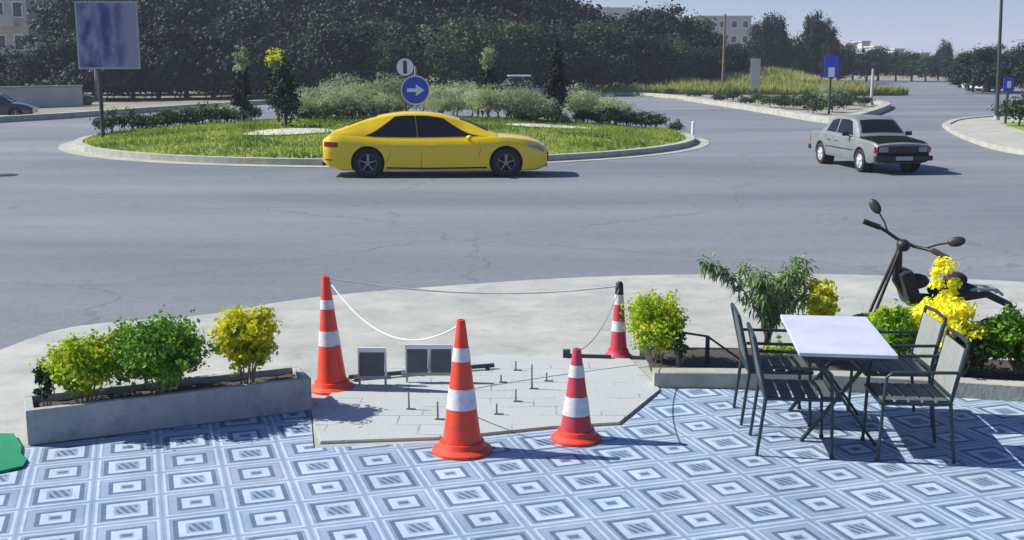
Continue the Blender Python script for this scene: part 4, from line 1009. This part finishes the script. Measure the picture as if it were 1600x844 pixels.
m = MB(); p = island(1083, 44.0); m.cyl(p, p + Vector((0, 0, .45)), .07, .055); m.sphere(p + Vector((0, 0, .46)), .06); tag(m.obj('bollard', M['white'], smooth=40), 'short white bollard at the right tip of the island', 'bollard')

# --- signs
def disc(m, c, r, th, seg=40): m.cyl(c, Vector(c) + Vector((0, th, 0)), r, seg=seg)
Y = 37.5; sx = XatY(649, Y, 2); sz0 = Hat(141, Y)
sg = thing('road_sign', 'round blue keep-right arrow sign on a post behind the yellow car', 'road sign', (sx, Y, lawn_z(sx, Y) - .05), 0); bz = sg.location.z
m = MB(); m.cyl((0, .03, 0), (0, .03, sz0 - bz + .75), .035); m.obj('post', M['galv'], sg, smooth=40)
m = MB(); disc(m, (0, -.03, sz0 - bz), .47, .02); m.obj('rim', M['white'], sg, smooth=40)
m = MB(); disc(m, (0, -.036, sz0 - bz), .43, .005); m.obj('face', M['sign_blue'], sg, smooth=40)
m = MB(); zc = sz0 - bz
bm_ = [(-.27, -.055), (.02, -.055), (.02, -.19), (.29, 0), (.02, .19), (.02, .055), (-.27, .055)]
vs0 = [m.bm.verts.new((x, -.041, zc + z)) for x, z in bm_]; f = m.bm.faces.new(vs0)
r_ = bmesh.ops.extrude_face_region(m.bm, geom=[f]); bmesh.ops.translate(m.bm, verts=[v for v in r_['geom'] if isinstance(v, bmesh.types.BMVert)], vec=(0, .004, 0))
m.obj('arrow', M['white'], sg)
Y2 = 38.6; sx2 = XatY(633, Y2, 2.6); z2 = Hat(105, Y2)
sg = thing('road_sign', 'small round white sign with a dark bar above the blue arrow sign', 'road sign', (sx2, Y2, lawn_z(sx2, Y2) - .05)); bz = sg.location.z
m = MB(); m.cyl((0, .03, 0), (0, .03, z2 - bz + .2), .03); m.obj('post', M['pole_dark'], sg, smooth=40)
m = MB(); disc(m, (0, -.02, z2 - bz), .28, .02); m.obj('face', M['white'], sg, smooth=40)
m = MB(); m.box((.0, -.024, z2 - bz), (.12, .006, .42)); m.obj('bar', M['pole_dark'], sg)

# --- billboard on the island's left end
Y = 40.5; bxl, bxr = XatY(119, Y, 4), XatY(216, Y, 4); zt, zb_ = Hat(2, Y), Hat(108, Y); bx = XatY(161, Y)
bb = thing('billboard', 'tall blue and lavender poster board on a post at the left end of the island', 'billboard', (bx, Y, 0.0))
m = MB(); m.cyl((0, .06, .0), (0, .06, zt - .1), .07); m.obj('post', M['pole_dark'], bb, smooth=40)
m = MB(); cxx = (bxl + bxr) / 2 - bx; m.box((cxx, 0, (zt + zb_) / 2), (bxr - bxl, .08, zt - zb_), bevel=.01); m.obj('frame', M['galv'], bb)
m = MB(); m.box((cxx, -.045, (zt + zb_) / 2), (bxr - bxl - .12, .012, zt - zb_ - .12)); m.obj('poster', M['poster'], bb)

# ================================================================== BACKGROUND
def post_sign(name, label, cat, px, Y, py_top, w_px, h_px, face_mat, post='pole_dark', above=0):
    z1 = Hat(py_top, Y); k = (Y * math.cos(PITCH)) / FPX; w_, h_ = w_px * k, h_px * k
    t = thing(name, label, cat, (XatY(px, Y, z1), Y, .02))
    m = MB(); m.cyl((0, .06, 0), (0, .06, z1 + above), .06); m.obj('post', M[post], t, smooth=40)
    m = MB(); m.box((0, 0, z1 - h_ / 2), (w_, .05, h_), bevel=.01); m.obj('board', face_mat, t)
    return t
post_sign('sign_board', 'narrow grey-white upright board on the bank beyond the splitter', 'sign', 1181, 96, 92, 15, 46, M['wall_grey'])
t = post_sign('road_sign', 'blue sign with white mark standing on the splitter nose', 'road sign', 1300, 62, 88, 22, 34, M['sign_blue'])
m = MB(); z1 = Hat(88, 62); m.box((0, -.03, z1 - .85), (.34, .012, .5)); m.obj('mark', M['white'], t)
t = post_sign('road_sign', 'small blue and white sign on the right pavement beside the tall pole', 'road sign', 1577, 52, 122, 16, 22, M['sign_blue'])
m = MB(); z1 = Hat(122, 52); m.box((0, -.03, z1 - .3), (.18, .012, .3)); m.obj('mark', M['white'], t)
post_sign('sign_board', 'small white diamond board high among the trees', 'sign', 944, 118, 38, 12, 13, M['white']).children[1].rotation_euler = (0, 0, 0)
post_sign('sign_board', 'small white framed board on a post before the trees', 'sign', 980, 112, 66, 14, 19, M['white'])
# poles
def pole(label, px_b, py_b, py_t, r, material, lean=0.0, Y=None, arm=False):
    p = G(px_b, py_b) if Y is None else Vector((XatY(px_b, Y), Y, 0)); h = Hat(py_t, p.y)
    t = thing('utility_pole', label, 'pole', (p.x, p.y, .02))
    m = MB(); m.cyl((0, 0, 0), (lean, 0, h), r, r * .7); m.obj('shaft', material, t, smooth=40)
    m = MB(); m.cyl((0, 0, 0), (0, 0, .25), r * 1.7, r * 1.5); m.obj('footing', M['kerb'], t, smooth=40)
    return t
pole('tall dark lamp pole on the right pavement, running out of the photo top', 1557, 190, -60, .09, M['pole_dark'], lean=-.25)
pole('brown wooden pole in front of the trees above the dry grass', 1129, 120, 22, .13, M['wood'], Y=104)
pole('pale short post with a shade on the splitter nose', 1361, 166, 108, .10, M['wall_grey'])
pole('thick brown pole under the poster board at far left', 155, 160, 100, .28, M['wood'])
# shrubs along the splitter
rnd = random.Random(4)
for px, py in ((1047, 150), (1122, 162), (1165, 166), (1203, 170), (1240, 173), (1270, 180), (1255, 170), (1225, 163), (1300, 177), (1318, 172), (1350, 168), (1085, 156), (1145, 160), (1185, 163), (1222, 172), (1282, 172), (1310, 166), (1330, 166), (1262, 163)):
    p = G(px, py); s = rnd.uniform(.8, 1.15)
    plant('shrub', 'low dark bush growing along the kerb of the splitter', 'bush', (p.x, p.y, .03), dsh[px % 2], gst, (s * 1.3, s, s), rnd.uniform(0, 6), 'bushes along the splitter kerb')
p = G(1298, 165)
plant('shrub', 'mixed green and brown bush round the foot of the blue splitter sign', 'bush', (p.x, p.y, .03), gsh[0], gst, (1.5, 1.2, 1.4))
# dry grass on the bank
rnd = random.Random(31); m = MB(); bm = m.bm
for i in range(26000):
    x, y = rnd.uniform(5, 32), 100 + 40 * rnd.random() ** 1.6; t = min(1, (y - 100) / (48 / 14 * 8)); i_ = (x - 5) / 27 * 40; ex = max(0, min(1, i_ / 5, (40 - i_) / 6))
    z = .02 + 1.15 * (t * t * (3 - 2 * t)) * ex; h = rnd.uniform(.3, .95) * (1 + .8 * noise.noise((x * .25, y * .1, 0))); b1 = rnd.uniform(0, 6.28); wd = .09
    c_, s_ = math.cos(b1) * wd, math.sin(b1) * wd; x += y * .02
    bm.faces.new([bm.verts.new((x - c_, y - s_, z)), bm.verts.new((x + c_, y + s_, z)), bm.verts.new((x + rnd.uniform(-.2, .2), y, z + h))])
struct(m.obj('grass', M['dry_grass'], normals=False), 'stuff')
# trees
TV = []
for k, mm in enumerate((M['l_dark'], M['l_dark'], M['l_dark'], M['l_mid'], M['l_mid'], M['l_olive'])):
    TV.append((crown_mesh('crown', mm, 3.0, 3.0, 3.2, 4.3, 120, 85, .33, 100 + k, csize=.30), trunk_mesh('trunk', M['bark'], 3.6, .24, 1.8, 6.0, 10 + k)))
rnd = random.Random(12)
def tree(label, px, Y, py_top, kinds, group=None, wide=1.0, name='tree'):
    k = rnd.choice(kinds); h = max(1.5, Hat(py_top, Y)); s = h / 7.6
    return plant(name, label, 'tree', (XatY(px, Y), Y, 0), TV[k][0], TV[k][1], (s * wide, s * wide, s), rnd.uniform(0, 6.28), group)
def place(px):
    for x1, tx in ((235, 'behind the poster board'), (350, 'right of the poster board'), (480, 'behind the slim clipped trees'), (580, 'above the car boot'),
                   (700, 'behind the arrow sign'), (820, 'above the car bonnet'), (905, 'behind the tall conifer')):
        if px < x1: return tx
    return 'at its right end'
def wood(kind, px, Y, top, kinds, wide): tree(kind + ' ' + place(px), px, Y, top, kinds, 'trees of the dark wood', wide)
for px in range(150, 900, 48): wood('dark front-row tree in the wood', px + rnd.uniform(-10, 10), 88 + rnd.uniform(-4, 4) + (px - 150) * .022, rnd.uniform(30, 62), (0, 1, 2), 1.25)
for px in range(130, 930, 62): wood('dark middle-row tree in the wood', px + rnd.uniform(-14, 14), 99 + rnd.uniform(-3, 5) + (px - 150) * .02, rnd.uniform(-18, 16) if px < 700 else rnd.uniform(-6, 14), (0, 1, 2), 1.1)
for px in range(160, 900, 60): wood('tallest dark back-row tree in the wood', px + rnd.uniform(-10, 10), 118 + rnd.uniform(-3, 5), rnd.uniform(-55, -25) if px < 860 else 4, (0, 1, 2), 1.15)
us = crown_mesh('foliage', M['l_dark'], 2.6, 1.6, 1.5, 1.3, 70, 60, .36, 200, csize=.42, shape='dome')
for px in range(130, 960, 24):
    Y = 84 + (px - 135) * .024 + rnd.uniform(-1.5, 1.5)
    plant('undergrowth_bush', 'undergrowth bush edging the wood ' + place(px), 'bush', (XatY(px, Y), Y, 0), us, gst, (rnd.uniform(.9, 1.2), 1, rnd.uniform(.8, 1.4)), rnd.uniform(-.4, .4), 'undergrowth at the foot of the wood')
for px, Y, t_ in ((520, 96, 34), (590, 97, 26), (660, 96, 40), (740, 98, 22), (800, 99, 30), (855, 101, 38), (690, 93, 62), (610, 92, 60), (925, 112, 28)):
    wood('lighter green tree in the wood', px, Y, t_, (3, 4, 5), 1.05)
DR, DG = 'dark tree on the slope right of the wood', 'dark trees on the slope right of the wood'
for px, Y, t_, tx in ((950, 118, 22, 'dark tree below the grey-white ridge building'), (1000, 120, 10, 'highest dark tree of the slope right of the ridge building'), (1035, 122, 12, 'dark tree second highest on the slope'), (1068, 124, 20, 'dark tree where the slope drops to the right'), (1090, 122, 42, 'small dark tree left of the brown wooden pole'), (985, 112, 48, 'low dark tree behind the white framed board'), (1050, 114, 52, 'low dark tree above the left of the dry grass'), (1020, 112, 58, 'low dark tree right of the white framed board'), (1145, 128, 66, 'low dark tree right of the brown wooden pole'), (1100, 116, 70, 'low dark tree just left of the brown pole foot')):
    tree(tx, px, Y, t_, (0, 1, 2, 3), DG, 1.1)
for px, Y, t_ in ((1190, 150, 30), (1206, 152, 24), (1218, 150, 52)): tree('dark tree in the clump right of the brown pole', px, Y, t_, (0, 1), 'clump right of the brown pole', .62)
for px, Y, t_ in ((1268, 150, 22), (1284, 152, 32), (1296, 148, 62)): tree('tall dark tree beside the blue sign', px, Y, t_, (0, 1), 'tall trees beside the blue sign', .55)
for px in range(1310, 1500, 22): tree('low dark tree in the far row along the road', px + rnd.uniform(-5, 5), 175 + rnd.uniform(-8, 8), rnd.uniform(72, 92), (0, 1, 3), 'far row of trees along the road', 1.3)
for px in range(1180, 1330, 26): tree('tree in the far row behind the dry grass', px, 165 + rnd.uniform(-5, 5), rnd.uniform(66, 86), (0, 1, 3), 'far row behind the dry grass', 1.2)
for px, Y, t_ in ((1520, 112, 78), (1545, 114, 72), (1580, 110, 84), (1612, 112, 70), (1650, 110, 64), (1500, 130, 92), (1700, 108, 60)): tree('dark tree on the right side beyond the tall pole', px, Y, t_, (0, 1), 'trees beyond the tall pole at the right', 1.25)
tree('single distant round tree above the far row', 1474, 200, 66, (0,), None, .6)
for px, Y, t_, tx in ((-60, 84, 60, 'outside'), (10, 88, 78, 'under the left windows'), (48, 86, 84, 'at its right corner'), (92, 88, 66, 'below the narrow pink building'), (118, 90, 60, 'just left of the poster board'), (75, 92, 88, 'behind the garden wall')):
    if tx != 'outside': tree('dark tree in front of the pale house, ' + tx, px, Y, t_, (0, 1), 'trees before the pale house', 1.2)
plant('shrub', 'green shrub on the right pavement at the photo edge', 'bush', (XatY(1592, 50), 50, .05), dsh[0], gst, 1.7)
for px in range(1545, 1760, 40):
    plant('undergrowth_bush', 'dark bush on the far side of the right road', 'bush', (XatY(px, 105), 105 + rnd.uniform(-2, 2), 0), us, gst, .9, rnd.uniform(-.4, .4), 'bushes beyond the right road')

# buildings
def house(label, px0, px1, Y, py_top, py_base=None, material='wall', roof='flat', storeys=2, bays=3, depth=9, name='house', balcony=False, base_z=0):
    x0, x1 = XatY(px0, Y, 4), XatY(px1, Y, 4); h = Hat(py_top, Y); W_ = x1 - x0
    t = thing(name, label, 'building', ((x0 + x1) / 2, Y, base_z)); h -= base_z
    m = MB(); m.box((0, depth / 2, h / 2), (W_, depth, h)); m.obj('wall', M[material], t)
    m = MB()
    if roof == 'flat': m.box((0, depth / 2, h + .15), (W_ + .5, depth + .5, .3), bevel=.03)
    else:
        e = .5; rh = 1.3; V = [(-W_ / 2 - e, -e, h), (W_ / 2 + e, -e, h), (W_ / 2 + e, depth + e, h), (-W_ / 2 - e, depth + e, h), (-W_ / 4, depth / 2, h + rh), (W_ / 4, depth / 2, h + rh)]
        v = [m.bm.verts.new(q) for q in V]
        for f_ in ((0, 1, 5, 4), (1, 2, 5), (2, 3, 4, 5), (3, 0, 4), (3, 2, 1, 0)): m.bm.faces.new([v[i] for i in f_])
    m.obj('roof', M['roof'] if roof != 'flat' else M['wall_grey'], t)
    for s in range(storeys):
        z = h * (s + .52) / storeys
        for b in range(bays):
            x = -W_ / 2 + W_ * (b + .5) / bays; ww, wh = min(1.5, W_ / bays * .45), min(1.5, h / storeys * .42)
            m = MB(); m.box((x, -.03, z), (ww + .2, .08, wh + .2)); m.box((x, -.09, z - wh / 2 - .1), (ww + .35, .16, .08)); fr = m.obj('window', M['white'], t)
            m = MB(); m.box((x, -.075, z), (ww, .02, wh)); m.obj('pane', M['window'], fr)
        if balcony:
            m = MB(); m.box((0, -.6, h * s / storeys + .1), (W_ * .7, 1.2, .2)); m.box((0, -1.17, h * s / storeys + .65), (W_ * .7, .06, .9)); m.obj('balcony', M['wall_grey'], t)
    return t
house('pale house with windows at the upper left behind dark trees', -40, 46, 110, -10, storeys=3, bays=3, balcony=True)
house('narrow pale pink building between the house and the poster board', 66, 112, 116, -20, storeys=3, bays=2)
house('grey-white building on the ridge showing above the dark trees', 920, 985, 240, 14, material='wall_grey', storeys=3, bays=4, depth=12)
house('long pale building on the ridge behind the brown pole', 1084, 1172, 230, 27, storeys=4, bays=5, depth=12)
for px0, px1, Y_, t_ in ((1322, 1338, 260, 70), (1346, 1358, 270, 66), (1366, 1376, 250, 74), (1398, 1412, 265, 78), (1440, 1452, 270, 84)):
    house('small white house of the distant village above the tree row', px0, px1, Y_, t_, material='wall_grey', roof='flat', storeys=2, bays=2, depth=7)['group'] = 'distant village houses'
# pale garden wall at far left
ga, gb_ = G(-30, 172), G(128, 166)
gw = thing('garden_wall', 'low pale garden wall beyond the road at far left', 'wall', ga, math.atan2(gb_.y - ga.y, gb_.x - ga.x)); Lw = (gb_ - ga).length
m = MB(); m.box((Lw / 2, 0, .62), (Lw, .25, 1.25), bevel=.01); m.obj('wall', M['wall'], gw)
m = MB(); m.box((Lw / 2, 0, 1.30), (Lw + .1, .38, .09), bevel=.01); m.obj('coping', M['kerb'], gw)
# manhole cover on the road, left
p = G(6, 271); m = MB(); m.cyl((0, 0, 0), (0, 0, .012), .34, seg=32); m.cyl((0, 0, .012), (0, 0, .018), .28, seg=32)
o = tag(m.obj('manhole_cover', M['iron'], smooth=30), 'round dark manhole cover in the road at the left edge', 'manhole cover'); o.location = (p.x, p.y, -.048)

# pale air over the far ground
hz_m = bpy.data.materials.new('haze'); hz_m.use_nodes = True; n = hz_m.node_tree; n.nodes.clear()
vo = n.nodes.new('ShaderNodeVolumePrincipled'); vo.inputs['Color'].default_value = (0.80, 0.88, 1.0, 1); vo.inputs['Density'].default_value = 0.00042
vo.inputs['Anisotropy'].default_value = 0.2
oo = n.nodes.new('ShaderNodeOutputMaterial'); n.links.new(vo.outputs[0], oo.inputs['Volume'])
m = MB(); m.box((0, 1200, 24), (3400, 2700, 54)); struct(m.obj('haze', hz_m), 'stuff')
SC.cycles.volume_bounces = 1

# same-label neighbours told apart by their place from left to right
byl = {}
for o in bpy.data.objects:
    if o.parent is None and 'label' in o.keys(): byl.setdefault(o['label'], []).append(o)
ORD = ['leftmost', 'second from left', 'third from left', 'fourth from left', 'fifth from left', 'sixth from left', 'seventh from left', 'eighth from left', 'ninth from left', 'tenth from left']
for lab, os_ in byl.items():
    n = len(os_)
    if n < 2 or n > 20: continue
    os_.sort(key=lambda o: o.location.x / max(1, o.location.y))
    for i, o in enumerate(os_):
        if n == 2: w_ = ('left', 'right')[i] + ' one of two, '
        elif n == 3: w_ = ('left', 'middle', 'right')[i] + ' one of three, '
        elif i == n - 1: w_ = 'rightmost, '
        elif i < (n + 1) // 2 or n - i > 10: w_ = ORD[min(i, 9)] + ', '
        else: w_ = ORD[n - 1 - i].replace('left', 'right') + ', '
        o['label'] = w_ + lab
